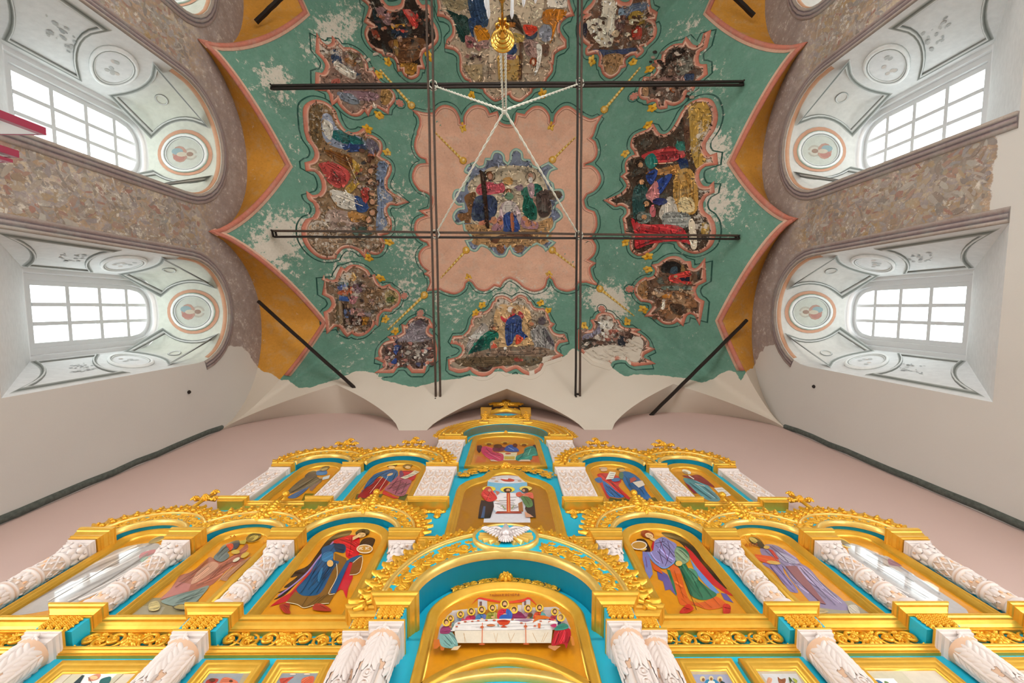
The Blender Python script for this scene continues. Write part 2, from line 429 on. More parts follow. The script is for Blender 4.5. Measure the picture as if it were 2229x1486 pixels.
# ---- lunette vaults and the stripe along their edges
for k, (w, a, c, b, pc, zt) in LUN.items():
    g = lun_groin(k, 36); vv = []; NQ = 10
    for (t, p) in g:
        x1, y1 = wall_pt(w, t, p); z1 = HM(x1, y1); z0 = lun_top(k, t)
        for q in range(NQ+1):
            s = q/NQ; x, y = wall_pt(w, t, p*s); vv.append((x, y, z0+(z1-z0)*s+CZ))
    ff = [(i*(NQ+1)+q, (i+1)*(NQ+1)+q, (i+1)*(NQ+1)+q+1, i*(NQ+1)+q+1) for i in range(36) for q in range(NQ)]
    mb = MB(); cv = list(cover_val(vv)) if w != 'B' else 0
    if w == 'F': cv = 1
    mb.add(vv, ff, ORANGE, .3, cv)
    o = mb.build('lunette_vault', M['fresco'], ceiling, attrs=True)
    tag(o, 'orange painted lunette vault' if w in 'LR' else 'cream plastered lunette vault')
    if w in 'LR':
        path = [wall_pt(w, t, p) for t, p in g]
        s = 1 if w == 'L' else -1      # travel direction: keep the stripe on the main vault
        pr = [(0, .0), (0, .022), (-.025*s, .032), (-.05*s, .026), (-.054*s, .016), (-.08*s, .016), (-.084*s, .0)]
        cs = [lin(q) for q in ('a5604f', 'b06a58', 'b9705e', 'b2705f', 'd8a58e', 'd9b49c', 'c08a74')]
        m2 = MB(); cvp = list(cover_val([on_vault(*p) for p in path]))
        keep = [i for i, q in enumerate(cvp) if q < .6]
        path = [path[i] for i in keep]
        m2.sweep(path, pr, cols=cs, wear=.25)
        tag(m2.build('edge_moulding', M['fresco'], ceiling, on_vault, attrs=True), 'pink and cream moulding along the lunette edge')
# ---- walls with window niches
WIN = {'L': [(-.76, .88), (-3.51, -1.77), (-6.2, -4.5)], 'R': [(-.83, .94), (-3.65, -1.88), (-6.5, -4.72)]}
Z_SILL, Z_SPR, DEP = 4.12, 6.74, 1.25
def niche(a, b, n=16):           # wall-side outline from lower left over the arch to lower right
    r = (b-a)/2; c = (a+b)/2
    return [(a, Z_SILL)]+[(a, Z_SILL+(Z_SPR-Z_SILL)*i/8) for i in range(1, 8)]+[(c-r*math.cos(PI*i/n), Z_SPR+r*.98*math.sin(PI*i/n)) for i in range(n+1)]+[(b, Z_SPR-(Z_SPR-Z_SILL)*i/8) for i in range(1, 9)]
F_SILL, F_SPR, F_RISE = 5.52, 7.12, .48
def frame_line(a, b, n=16, ins=0.0, zs=None):
    c = (a+b)/2+.03; r = .60-ins; s0 = (F_SILL if zs is None else zs); sp = F_SPR; ri = F_RISE-ins*.8
    return [(c-r, s0)]+[(c-r, s0+(sp-s0)*i/8) for i in range(1, 8)]+[(c-r*math.cos(PI*i/n), sp+ri*math.sin(PI*i/n)**.75) for i in range(n+1)]+[(c+r, sp-(sp-s0)*i/8) for i in range(1, 9)]
SIDE = {'L': 'left', 'R': 'right'}
walls = {}
for s in 'LR':
    sg = -1 if s == 'L' else 1
    top = []
    for k in (s+'3', s+'2', s+'1'):
        _, a, c, b, pc, zt = LUN[k]
        top += [(a+(b-a)*i/30, lun_top(k, a+(b-a)*i/30)) for i in range(31)]
    tp = [top[0]]
    for p in top[1:]:
        if math.dist(p, tp[-1]) > 1e-4: tp.append(p)
    outer = [(E-.0, -CZ), (YW, -CZ)]+[(p[0], p[1]+.22) for p in tp]
    holes = [niche(a, b) for a, b in WIN[s]]
    low = [[(y-.6, -.3), (y-.6, 2.2)]+[(y-.6*math.cos(PI*i/8), 2.2+.6*math.sin(PI*i/8)) for i in range(9)][1:]+[(y+.6, -.3)] for y in (0, -2.75, -5.5)]
    v2, f2 = fill([outer]+holes+low, .14)
    P3 = [(sg*W, t, z+CZ) for t, z in v2]
    cv = cover_val(P3); cols = []; wr = []
    px = np.array([proj(p) for p in P3])
    for i, (t, z) in enumerate(v2):
        a = min(1, max(0, (z-6.9)/.5)); cols.append(PURPLE); wr.append(.85*(1-a)+.12)
        edge = 4.3 if s == 'R' else 4.05
        if z < 3.7: cv[i] = 1
        if t < 1.3: cv[i] = max(cv[i], min(1, .5+(edge-z)*3))
    mb = MB(); mb.add(P3, f2, cols, wr, list(cv))
    o = mb.build('wall_'+SIDE[s], M['oldwall'], attrs=True, smooth=False); walls[s] = o
    tag(o, 'faded frescoed %s wall with deep arched window niches' % SIDE[s], None, None, 'structure')
# east wall (behind the icon screen) and west wall
top = []
ftop = [(-W, ZF)]
for k in ('F1', 'F2', 'F3'):
    _, a, c, b, pc, zt = LUN[k]; ftop += [(a+(b-a)*i/30, lun_top(k, a+(b-a)*i/30)) for i in range(31)]
tp = [ftop[0]]
for p in ftop[1:]:
    if math.dist(p, tp[-1]) > 1e-4: tp.append(p)
v2, f2 = fill([[(W, -CZ), (-W, -CZ)]+[(p[0], p[1]+.22) for p in tp]], .5)
mb = MB(); mb.add([(x, E, z+CZ) for x, z in v2], f2)
tag(mb.build('wall_front', M['pink'], smooth=False), 'plain pink wall behind the icon screen', None, None, 'structure')
btop = []
for k in ('B0', 'B1', 'B2'):
    _, a, c, b, pc, zt = LUN[k]; btop += [(a+(b-a)*i/20, lun_top(k, a+(b-a)*i/20)) for i in range(21)]
tp = [btop[0]]
for p in btop[1:]:
    if math.dist(p, tp[-1]) > 1e-4: tp.append(p)
door = [(-1.3, -CZ+.001), (-1.3, 1.6)]+arc(0, 1.6, 1.3, 1.2, 180, 0, 16)[1:]+[(1.3, -CZ+.001)]
v2, f2 = fill([[(W, -CZ)]+door[::-1]+[(-W, -CZ)]+[(p[0], p[1]+.22) for p in tp]], .6)
mb = MB(); mb.add([(x, YW, z+CZ) for x, z in v2], f2)
tag(mb.build('wall_back', M['cream'], smooth=False), 'cream west wall with a wide arched opening', None, None, 'structure')
mb = MB(); mb.box(-W-.2, W+.2, YW-2, E+.2, -.2, 0)
tag(mb.build('floor', M['floor'], smooth=False), 'pale stone church floor', None, None, 'structure')
# dark unplastered strips at the two east corners
for sg, (x0, y0, x1, y1), lab in ((-1, (0, 1130, 485, 932), 'left'), (1, (2229, 1186, 1706, 950), 'right')):
    m2 = MB(); pts = []
    t0 = hit_axis(x1, y1, 0, sg*W); n = 26; rows = []
    for i in range(n+1):
        z = -CZ+(t0.z+CZ-.02)*i/n; yb = min(t0.y, E-.02)
        rows.append((yb+random.uniform(-.008, .008)-.075*(.75 if i == n else 1), z))
    for (yy, z) in rows:
        m2.v += []
    vv = []; ff = []
    for i, (yy, z) in enumerate(rows):
        vv += [(sg*(W-.002), yy, z+CZ), (sg*(W-.03), yy+.012, z+CZ), (sg*(W-.032), yy+.06, z+CZ), (sg*(W-.004), yy+.085, z+CZ)]
    ff = [(i*4+q, (i+1)*4+q, (i+1)*4+q+1, i*4+q+1) for i in range(n) for q in range(3)]+[(n*4, n*4+1, n*4+2, n*4+3)]
    m2.add(vv, ff)
    tag(m2.build('trim_1' if sg < 0 else 'trim_2', M['strip']), 'rough dark strip of bare plaster up the %s corner' % lab, None, None, 'structure')

# remains of the old wall paintings: patches of surviving colour on the piers between the windows
def remains(s, t0, t1, z0, z1, n, seed):
    rnd = random.Random(seed); sg = -1 if s == 'L' else 1; m = MB(); h = .0015
    for _ in range(n):
        t, z = rnd.uniform(t0, t1), rnd.uniform(z0, z1)
        if any(a-.17 < t < b+.17 and z > Z_SILL-.1 and (z < Z_SPR or math.hypot(t-(a+b)/2, z-Z_SPR) < (b-a)/2+.17) for a, b in WIN[s]): continue
        r1, r2 = rnd.uniform(.015, .10), rnd.uniform(.01, .04); a0 = rnd.choice((0, 1.57, 1.57, .7, 2.3))+rnd.uniform(-.3, .3)
        lp = [(t+r1*math.cos(q)*math.cos(a0)*k-r2*math.sin(q)*math.sin(a0)*k, z+r1*math.cos(q)*math.sin(a0)*k+r2*math.sin(q)*math.cos(a0)*k) for q, k in [(2*PI*e/11, rnd.uniform(.72, 1.2)) for e in range(11)]]
        if any(p[1] > 7.0 for p in lp): continue
        c = rnd.choice(('8a7058', 'a08462', 'a8947c', '8c8488', '968c8e', 'a07464', '7e6e66', 'a69c94', 'b4aaa0', '857c7a', '985e52', 'a68a66', '766e6c', 'a09490', '9a8a7a', '8e8078', 'a89a8c'))
        m.add([(p, q, h) for p, q in lp], [tuple(range(11))], tuple(a*.55+b*.45 for a, b in zip(lin(c), lin('978779'))), .47); h += .000004
    m.build('fresco_remains', M['fresco'], walls[s], lambda t, z, h: (sg*(W-h), t, z+CZ), False, True)['kind'] = 'stuff'
remains('L', -1.72, -.80, 3.9, 7.0, 800, 1); remains('L', -4.5, -3.5, 4.2, 7.0, 750, 2)
remains('R', -1.85, -.86, 4.35, 7.0, 800, 3); remains('R', -4.7, -3.65, 4.4, 7.0, 750, 4)
# ------------------------------------------------------------------ window niches: reveals, stucco relief, windows
LIME = lin('dcdcdb'); SOFT = {'L': lin('cfd0c4'), 'R': lin('d2cec8')}
GRY, DRK, GRN, PCH, WHT = lin('a9aba6'), lin('676a64'), lin('8fa898'), lin('c9977c'), lin('e6e6e4')
def ring(cx, cy, rx, ry, n=28): return [(cx+rx*math.cos(2*PI*i/n), cy+ry*math.sin(2*PI*i/n)) for i in range(n)]
wn = 0
for s in 'LR':
    sg = -1 if s == 'L' else 1
    for wi, (a, b) in enumerate(WIN[s]):
        wn += 1
        A = niche(a, b); B = frame_line(a, b); NP = len(A)
        A3 = [Vector((sg*W, t, z+CZ)) for t, z in A]; B3 = [Vector((sg*(W+DEP), t, z+CZ)) for t, z in B]
        cum = [0]
        for i in range(1, NP): cum.append(cum[-1]+math.dist(A[i], A[i-1]))
        mid = cum[16]; cum = [c-mid for c in cum]
        def rev(S, d, h, A3=A3, B3=B3, cum=cum):
            def base(S, d):
                S = max(cum[0], min(cum[-1], S)); i = min(max(int(np.searchsorted(cum, S))-1, 0), len(cum)-2)
                f = (S-cum[i])/(cum[i+1]-cum[i])
                p = A3[i].lerp(A3[i+1], f); q = B3[i].lerp(B3[i+1], f); return p.lerp(q, d/DEP)
            p = base(S, d)
            if h:
                n = (base(S+.04, d)-base(S-.04, d)).cross(base(S, min(DEP, d+.05))-base(S, max(0, d-.05))).normalized()
                c = Vector((p.x, (A3[0].y+A3[-1].y)/2, min(p.z, Z_SPR+CZ)))
                if n.dot(c-p) < 0: n = -n
                p = p+n*h
            return p
        # plain reveal surface + sloping sill
        mb = MB(); NQ = 10; vv = []; cc = []
        Ss = [cum[0]]+[cum[i]+(cum[i+1]-cum[i])*q/2 for i in range(NP-1) for q in (1, 2)]; NS = len(Ss)-1
        for S in Ss:
            k = min(1, max(0, (1.7-abs(S))/.6))
            for q in range(NQ+1):
                vv.append(tuple(rev(S, DEP*q/NQ, 0))); cc.append(tuple(LIME[i]*(1-k)+SOFT[s][i]*k for i in range(3)))
        mb.add(vv, [(i*(NQ+1)+q, (i+1)*(NQ+1)+q, (i+1)*(NQ+1)+q+1, i*(NQ+1)+q+1) for i in range(NS) for q in range(NQ)], cc)
        mb.add([A3[0], A3[-1], B3[-1], B3[0]], [(0, 1, 2, 3)], LIME)
        R = mb.build('window_reveal', M['stucco_dark'], walls[s], attrs=True)
        tag(R, 'whitewashed splayed window reveal with painted mouldings')
        # crown roundel and jamb roundels
        def roundel(S0, r, crown):
            m = MB(); D0 = .62
            v2, f2 = fill([ring(S0, D0, r*.72, r*.72)], .12)
            m.add([(x, y, .012) for x, y in v2], f2, lin('c2c4ba') if crown else lin('dedede'))
            if crown:
                c1 = PCH
                m.sweep(ring(S0, D0, r, r), [(0, .008), (r*.14, .008)], True, [c1, c1])
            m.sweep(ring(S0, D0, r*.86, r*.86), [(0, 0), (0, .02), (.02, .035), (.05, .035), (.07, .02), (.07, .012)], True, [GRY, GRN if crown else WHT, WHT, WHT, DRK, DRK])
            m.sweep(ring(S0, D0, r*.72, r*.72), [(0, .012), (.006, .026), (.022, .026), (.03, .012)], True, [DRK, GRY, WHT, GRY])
            if crown:       # faded bust inside
                up = 1
                for (x, y, rx, ry, c) in ((0, -.10, .12, .12, 'b3ada0'), (0, -.1, .085, .085, 'c6c0b2'), (0, .08, .17, .13, 'b58f80'), (-.06, .12, .07, .1, '8fa3a6'), (.07, .1, .07, .1, 'b27f74'), (0, -.09, .045, .06, '9a7f70'), (0, .05, .05, .09, 'c3b7a4')):
                    v3, f3 = fill([ring(S0+x, D0+y, rx, ry, 12)])
                    m.add([(p, q, .014+.0006*up) for p, q in v3], f3, lin(c)); up += 1
            else:
                for k in range(7):
                    x, y = S0+random.uniform(-.15, .15), D0+random.uniform(-.15, .15)
                    v3, f3 = fill([ring(x, y, .05, .03, 8)]); m.add([(p, q, .014+.0005*k) for p, q in v3], f3, lin(random.choice(('bdbdba', 'cbc2bb', 'b7b9b8'))))
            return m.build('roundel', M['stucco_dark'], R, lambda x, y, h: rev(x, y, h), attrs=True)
        if wi < 2:
            tag(roundel(0, .47, True), 'round medallion with a faded saint on the arch soffit')
            for q in (-1, 1):
                roundel(q*2.12, .46, False)
                def panel(loop, nm):
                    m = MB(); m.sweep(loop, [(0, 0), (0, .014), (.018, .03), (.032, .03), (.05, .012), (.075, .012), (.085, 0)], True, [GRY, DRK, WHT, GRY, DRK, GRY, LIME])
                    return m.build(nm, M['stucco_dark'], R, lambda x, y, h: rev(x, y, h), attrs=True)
                def arc2(cx, r, d0, d1, sgn, n=8):
                    return [(cx+sgn*math.sqrt(max(0, r*r-(d-.62)**2)), d) for d in [d0+(d1-d0)*i/n for i in range(n+1)]]
                lp = arc2(0, .70, .20, 1.08, 1)+arc2(2.12, .66, 1.08, .20, -1)
                lp2 = arc2(2.12, .66, .16, 1.10, 1)+arc2(cum[-1]+.35, .72, 1.10, .16, -1)
                for l in (lp, lp2):
                    if q < 0: l = [(-x, y) for x, y in l][::-1]
                    panel(l, 'panel_moulding')
                m = MB(); m.sweep(ring(q*1.1, .62, .13, .1, 16), [(0, .002), (.004, .014), (.02, .014), (.025, .002)], True, [DRK, GRY, WHT, GRY])
                for k in range(26):
                    x, y = q*random.uniform(2.8, 3.2), random.uniform(.45, .8)
                    v3, f3 = fill([ring(x, y, random.uniform(.015, .045), random.uniform(.01, .03), 6)]); m.add([(p, u, .002+.0004*k) for p, u in v3], f3, lin(random.choice(('b5b6b4', 'c4c4c2', 'a4a6a6'))))
                m.build('painted_motif', M['stucco_dark'], R, lambda x, y, h: rev(x, y, h), attrs=True)
        else:
            roundel(0, .47, True)
        # coloured edge line on the arch + moulding round the niche on the wall face
        m = MB(); SS = [-1.5+3.0*i/30 for i in range(31)]
        if wi == 0: SS = [x for x in SS if x < 1.05]
        m.sweep([(x, .015) for x in SS], [(0, .0), (.0, .012), (.06, .012), (.075, 0)], cols=[lin('b98a6a'), lin('c49272'), lin('cda184'), lin('d8cfc0')])
        m.build('edge_band', M['stucco_dark'], R, lambda x, y, h: rev(x, y, h), attrs=True)
        path = A if wi else A[:24]
        if wi == 0 and s == 'R': path = A[:23]
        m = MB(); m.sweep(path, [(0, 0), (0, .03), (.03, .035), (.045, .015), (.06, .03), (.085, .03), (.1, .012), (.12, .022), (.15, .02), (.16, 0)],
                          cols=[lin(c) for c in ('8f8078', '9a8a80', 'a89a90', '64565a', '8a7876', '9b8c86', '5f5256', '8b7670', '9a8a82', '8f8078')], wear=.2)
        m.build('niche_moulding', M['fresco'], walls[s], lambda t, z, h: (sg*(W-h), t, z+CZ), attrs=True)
        # the window itself
        c = (a+b)/2+.03
        wt = thing('window_%d' % wn, (sg*(W+DEP), c, Z_SILL+CZ+1.3), '', '')
        tag(wt, 'white small paned window deep in the %s wall' % SIDE[s], None, None, 'structure')
        G0, GS, GR, GW = 5.70, 7.17, .31, .385
        def gtop(y): u = min(1, abs(y-c)/GW); return GS+GR*max(0, 1-u**3.2)**.5
        gl = [(c-GW, G0)]+[(c-GW+2*GW*i/24, gtop(c-GW+2*GW*i/24)) for i in range(25)]+[(c+GW, G0)]
        fmap = lambda t, z, h: (sg*(W+DEP+.14-h), t, z+CZ)
        m = MB(); m.sweep(gl, [(-.0, -.05), (0, .02), (.07, .02), (.07, .07), (.15, .07), (.16, .13), (.32, .16)], True)
        m.build('window_frame', M['window_white'], wt, fmap, smooth=False)
        cols_ = [c-GW, c-GW+.255, c-GW+.515, c+GW]; rows_ = [G0, 6.16, 6.64, 7.10]
        for y in cols_[1:3]:
            m = MB(); m.box(y-.026, y+.026, G0, gtop(y), -.03, .03); m.build('muntin', M['window_white'], wt, fmap, smooth=False)
        for z in rows_[1:]:
            m = MB(); m.box(c-GW, c+GW, z-.027, z+.027, -.025, .034); m.build('muntin', M['window_white'], wt, fmap, smooth=False)
        for i in range(3):
            for j in range(4):
                y0, y1 = cols_[i], cols_[i+1]; z0 = rows_[j]
                tp = [(y1, rows_[j+1]), (y0, rows_[j+1])] if j < 3 else [(y1-(y1-y0)*k/6, gtop(y1-(y1-y0)*k/6)) for k in range(7)]
                lp = [(y0, z0), (y1, z0)]+tp; n = len(lp); m = MB()
                m.add([(p, q, 0) for p, q in lp]+[(p, q, -.004) for p, q in lp], [tuple(range(n)), tuple(range(n, 2*n))[::-1]]+[(k, (k+1) % n, n+(k+1) % n, n+k) for k in range(n)])
                m.build('pane', M['glass'], wt, fmap, smooth=False)

# ------------------------------------------------------------------ iron tie rods, ropes, chandelier
ZR = 8.0
def at_z(px, py, z): return hit_axis(px, py, 2, z)+Vector((0, 0, CZ))
def rod_pair(label, ends, z, r=.018, grp='iron tie rods under the vault', plates=True):
    """ends: for each bar ((px, py), (px, py))"""
    bars = [(at_z(*p, z), at_z(*q, z)) for p, q in ends]
    c = (bars[0][0]+bars[0][1])/2
    t = thing('tie_rod', c, label, 'tie rod', grp)
    for (p, q) in bars:
        d = (q-p).normalized(); sd = Vector((-d.y, d.x, 0)); m = MB(); n = 14; vv = []
        for i in range(n+1):
            o = p.lerp(q, i/n)+Vector((0, 0, -.012*math.sin(PI*i/n)+random.uniform(-.003, .003)))+sd*random.uniform(-.004, .004)
            for (u, w) in ((-r, -r*1.1), (r, -r*1.1), (r, r*1.1), (-r, r*1.1)): vv.append(tuple(o+sd*u+Vector((0, 0, w))))
        ff = [(i*4+k, i*4+(k+1) % 4, (i+1)*4+(k+1) % 4, (i+1)*4+k) for i in range(n) for k in range(4)]+[(0, 1, 2, 3), (n*4, n*4+1, n*4+2, n*4+3)]
        m.add(vv, ff); m.build('bar', M['iron_rust'] if len(ends) > 1 and random.random() < .5 else M['iron'], t, smooth=False)
    if plates and len(bars) > 1:
        for e in (0, 1):
            a, b = bars[0][e], bars[1][e]; d = (bars[0][1]-bars[0][0]).normalized(); m = MB()
            for k in (-.03, .03, ):
                m.tube([a+d*k+Vector((0, 0, .03)), b+d*k+Vector((0, 0, .03))], .02, 5)
            m.tube([a+Vector((0, 0, -.06)), a+Vector((0, 0, .1))], .016, 6)
            m.build('end_plate', M['iron'], t)
    return t
rod_pair('black double tie rod crossing the pink panel, nearest the icon screen', [((594, 502), (1606, 513)), ((597, 515), (1608, 520))], ZR+.03)
rod_pair('rusty double tie rod crossing from left to right below the chandelier', [((592, 186.5), (1616, 178)), ((592, 193), (1616, 185))], ZR+.03)
rod_pair('double tie rod running towards the icon screen, left of its top cross', [((927, -40), (948.6, 866)), ((938.5, -40), (958.5, 867))], ZR-.04)
rod_pair('double tie rod running towards the icon screen, right of its top cross', [((1258.5, -40), (1253, 861)), ((1266.5, -40), (1262.5, 862))], ZR-.04)
rod_pair('single black corner rod from the left wall down to the icon screen side', [((562, 655), (826, 892))], 8.2, .025, None)
rod_pair('single black corner rod from the right wall down to the icon screen side', [((1626, 696), (1410, 910))], 8.15, .025, None)
rod_pair('short corner rod at the top left orange lunette', [((557, 48), (700, -85))], 8.25, .03, None)
rod_pair('short corner rod at the top right orange lunette', [((1641, 34), (1500, -95))], 8.25, .03, None)
KN = at_z(1098, 240, 6.02)
def rope(label, p, q, r=.017, name='rope', group=None):
    m = MB(); n = 60; L = (q-p).length; d = (q-p).normalized(); u = d.orthogonal().normalized(); v = d.cross(u); c = (p+q)/2
    for s_ in (0, 1):
        m.tube([p.lerp(q, i/n)-c+(u*math.cos(i*1.1+PI*s_)+v*math.sin(i*1.1+PI*s_))*r*.55 for i in range(n+1)], r*.62, 5)
    o = m.build(name, M['rope']); o.location = c
    return tag(o, label, 'rope', group)
for (px, py, w_) in ((943, 186, 'far left'), (1262, 182, 'far right'), (948, 510, 'near left'), (1260, 512, 'near right')):
    q = at_z(px, py, ZR+.02)
    rope('white rope slanting from the knot up to the %s rod crossing' % w_, KN, q)
    m = MB(); n = 26
    m.tube([Vector((.075*math.cos(i*.9)+.0, .075*math.sin(i*.9), .06*math.sin(i*.45))) for i in range(n)], .014, 5)
    o = m.build('rope_knot', M['rope']); o.location = q; tag(o, 'white rope wound round the %s rod crossing' % w_, 'rope')
CH = at_z(1094, 84, 4.4)
for k, w_ in ((-1, 'left'), (1, 'right')):
    rope('%s strand of the white rope holding up the chandelier' % w_, KN+Vector((k*.02, 0, 0)), CH+Vector((k*.025, .0, .06)), .014)
m = MB(); m.tube([Vector((.03*math.cos(i*1.3), .03*math.sin(i*1.3), -.05+.008*i)) for i in range(14)], .014, 5)
o = m.build('rope_knot', M['rope']); o.location = KN; tag(o, 'knot where the four white ropes meet above the chandelier', 'rope')
t = thing('chandelier', CH, 'brass chandelier with stepped canopy and white candle lamps', 'chandelier')
pr = []
for i, (r_, z_) in enumerate(((.118, .03), (.094, -.005), (.07, -.04), (.048, -.075))):
    pr += [(r_*.86, z_+.018), (r_, z_+.008), (r_*1.02, z_-.006), (r_*.9, z_-.016)]
pr = [(.0, .055), (.06, .05)]+pr+[(.03, -.1), (.024, -.16), (.0, -.165)]
m = MB(); m.lathe(pr, (0, 0, 0), 32, 2); m.build('canopy', M['brass'], t, lambda x, y, h: Vector((x, y, h))+CH)
m = MB()
for k in range(6):
    a = 2*PI*k/6; m.tube([(.02*math.cos(a), .02*math.sin(a), -.15), (.055*math.cos(a), .055*math.sin(a), -.17), (.06*math.cos(a), .06*math.sin(a), -.21), (.03*math.cos(a), .03*math.sin(a), -.23)], [.012, .016, .014, .006], 6)
m.tube([(0, 0, -.15), (0, 0, -.75)], .012, 8)
m.build('stem', M['brass'], t, lambda x, y, h: Vector((x, y, h))+CH)
m = MB(); m.lathe([(0, -.52), (.03, -.53), (.04, -.57), (.03, -.61), (.012, -.64), (.05, -.72), (.07, -.8), (.02, -.9), (0, -.92)], (0, 0, 0), 16, 2); m.build('hub', M['brass'], t, lambda x, y, h: Vector((x, y, h))+CH)
for (px, py) in ((1064, 42), (1114, 42), (1059, 22), (1139, 16), (1165, 8), (1028, 3), (1086, -22), (1120, -25)):
    zt = 4.0 if py > 30 else 3.86
    p = at_z(px, py, zt); m = MB()
    m.lathe([(0, 0), (.006, -.012), (.014, -.05), (.017, -.10), (.014, -.14), (.013, -.30), (0, -.30)], (0, 0, 0), 10, 2); o = m.build('candle_lamp', M['candle'], t, lambda x, y, h: Vector((x, y, h))+p)
    m = MB(); m.lathe([(0, -.28), (.02, -.29), (.034, -.31), (.03, -.35), (.012, -.38), (0, -.38)], (0, 0, 0), 12, 2)
    q = Vector((CH.x, CH.y, p.z-.55)); r0 = Vector((0, 0, -.36)); e = q-p; m.tube([r0+Vector((e.x*k, e.y*k, -.19*k-.12*math.sin(PI*k))) for k in [i/8 for i in range(9)]], .01, 6)
    m.build('lamp_arm', M['brass'], t, lambda x, y, h: Vector((x, y, h))+p)

# ------------------------------------------------------------------ red edged boards standing at the left edge of the view
for (x0, ya, yb, dx, lab) in ((100, 278, 294, -2.2, 'tallest red edged white board with a dark slot, by the left window'), (41, 328, 343, -2.2, 'lower red edged white board beside the tallest one'), (28, 347, 354, -2.2, 'lowest and narrowest red edged white board at left edge')):
    a = hit_axis(x0, ya, 0, dx); b = hit_axis(x0, yb, 0, dx); zt = a.z+CZ; ym, yM = sorted((a.y, b.y))
    t = thing('banner_board', (dx-.15, (ym+yM)/2, 0), lab, 'board', 'red edged boards at the left')
    m = MB(); m.box(dx-.03, dx, ym, yM, 0, zt); m.box(dx-.34, dx-.30, ym, yM, 0, zt); m.box(dx-.30, dx-.03, ym, yM, zt-.004, zt); m.build('red_frame', M['red'], t, smooth=False)
    m = MB(); m.box(dx-.30, dx-.0305, ym+.004, yM-.003, 0, zt-.005); m.build('white_face', M['window_white'], t, smooth=False)
    m = MB(); m.tube([(dx-.085, yM-.012, .2), (dx-.085, yM-.012, zt-.13)], .02, 10); m.build('slot', M['darkred'], t)
# ------------------------------------------------------------------ the icon screen
D0, YAW = 2.0, .008
def imap(u, z, v=0): return (u, D0+YAW*u-v, z+CZ)
def IC(px, py, v=0):
    d = ray(px, py); t = (D0-v)/(d.y-YAW*d.x); return d.x*t, d.z*t
WCOL, PCOL = lin('dfd2cc'), lin('d7b193')
COLS = [.833, 1.797, 2.62, 3.36]
def ell(c, zs, a, r, n=24, x0=None, x1=None, p=1.0):
    """upper half ellipse from right to left"""
    out = []
    for i in range(n+1):
        t = PI*i/n; x, z = c+a*math.cos(t), zs+r*math.sin(t)**p
        out.append((x, z))
    if x0 is not None: out = [q for q in out if x0-1e-6 <= q[0] <= x1+1e-6]
    return out
def it(name, u, z, v, label, cat, group=None): return thing(name, imap(u, z, v), label, cat, group)
def slab(mb, loops, v0, v1, step=None, col=(1, 1, 1)):
    v2, f2 = fill(loops, step); mb.add([(x, y, v1) for x, y in v2], f2, col)
    for lp in loops:
        n = len(lp); mb.add([(x, y, v0) for x, y in lp]+[(x, y, v1) for x, y in lp], [(i, (i+1) % n, n+(i+1) % n, n+i) for i in range(n)], col)
    return mb
def stack(mb, u0, u1, vf, prof, col=(1, 1, 1), vb=-.02):
    """moulded block: prof lists (overhang, z) from the bottom up; left, front and right faces plus caps"""
    vv = []; ff = []
    for (o, z) in prof: vv += [(u0-o, z, vb), (u0-o, z, vf+o), (u1+o, z, vf+o), (u1+o, z, vb)]
    n = len(prof)
    for i in range(n-1):
        for k in range(3): ff.append((i*4+k, i*4+k+1, (i+1)*4+k+1, (i+1)*4+k))
    ff += [(0, 1, 2, 3), (n*4-4, n*4-3, n*4-2, n*4-1)]
    return mb.add(vv, ff, col)
def corn(z0, z1, big=.06):
    h = z1-z0
    return [(0, z0), (.008, z0), (.008, z0+h*.14), (.016, z0+h*.16), (big*.4, z0+h*.36), (big*.62, z0+h*.55), (big*.62, z0+h*.62), (big*.8, z0+h*.66), (big*.92, z0+h*.8), (big, z0+h*.84), (big, z1)]
# ---- ornament units
def spiral(mb, cx, cy, r, flip=1, turns=1.6, a0=0, th=.1, h0=.006, hh=.02):
    pts = []; rad = []; n = 26
    for i in range(n+1):
        t = i/n; a = a0+flip*turns*2*PI*t; rr = r*(1-t)**.8*.9+r*.08
        pts.append((cx+rr*math.cos(a), cy+rr*math.sin(a), h0+hh*(.4+.5*t))); rad.append(r*(th+.1*(1-abs(2*t-1)))*1.25)
    mb.tube(pts, rad, 5); mb.ball((cx, cy, h0+hh), r*.24, r*.24, r*.24, 6)
def leafspray(mb, cx, cy, r, a0, n=4, spread=1.9, L=.75, hh=.022):
    for k in range(n):
        a = a0+spread*(k/(n-1)-.5); mb.petal((cx, cy), a, r*L*random.uniform(.85, 1.1), r*.42, hh, .004, .5)
def rosette(mb, cx, cy, r, n=8, hh=.03):
    for k in range(n): mb.petal((cx, cy), 2*PI*k/n+.2, r, r*.62, hh, .004, .3, tip=.3)
    for k in range(n): mb.petal((cx, cy), 2*PI*k/n+.2+PI/n, r*.6, r*.4, hh*1.25, .006, .3, tip=.3)
    mb.ball((cx, cy, hh), r*.2, r*.2, r*.2, 8)
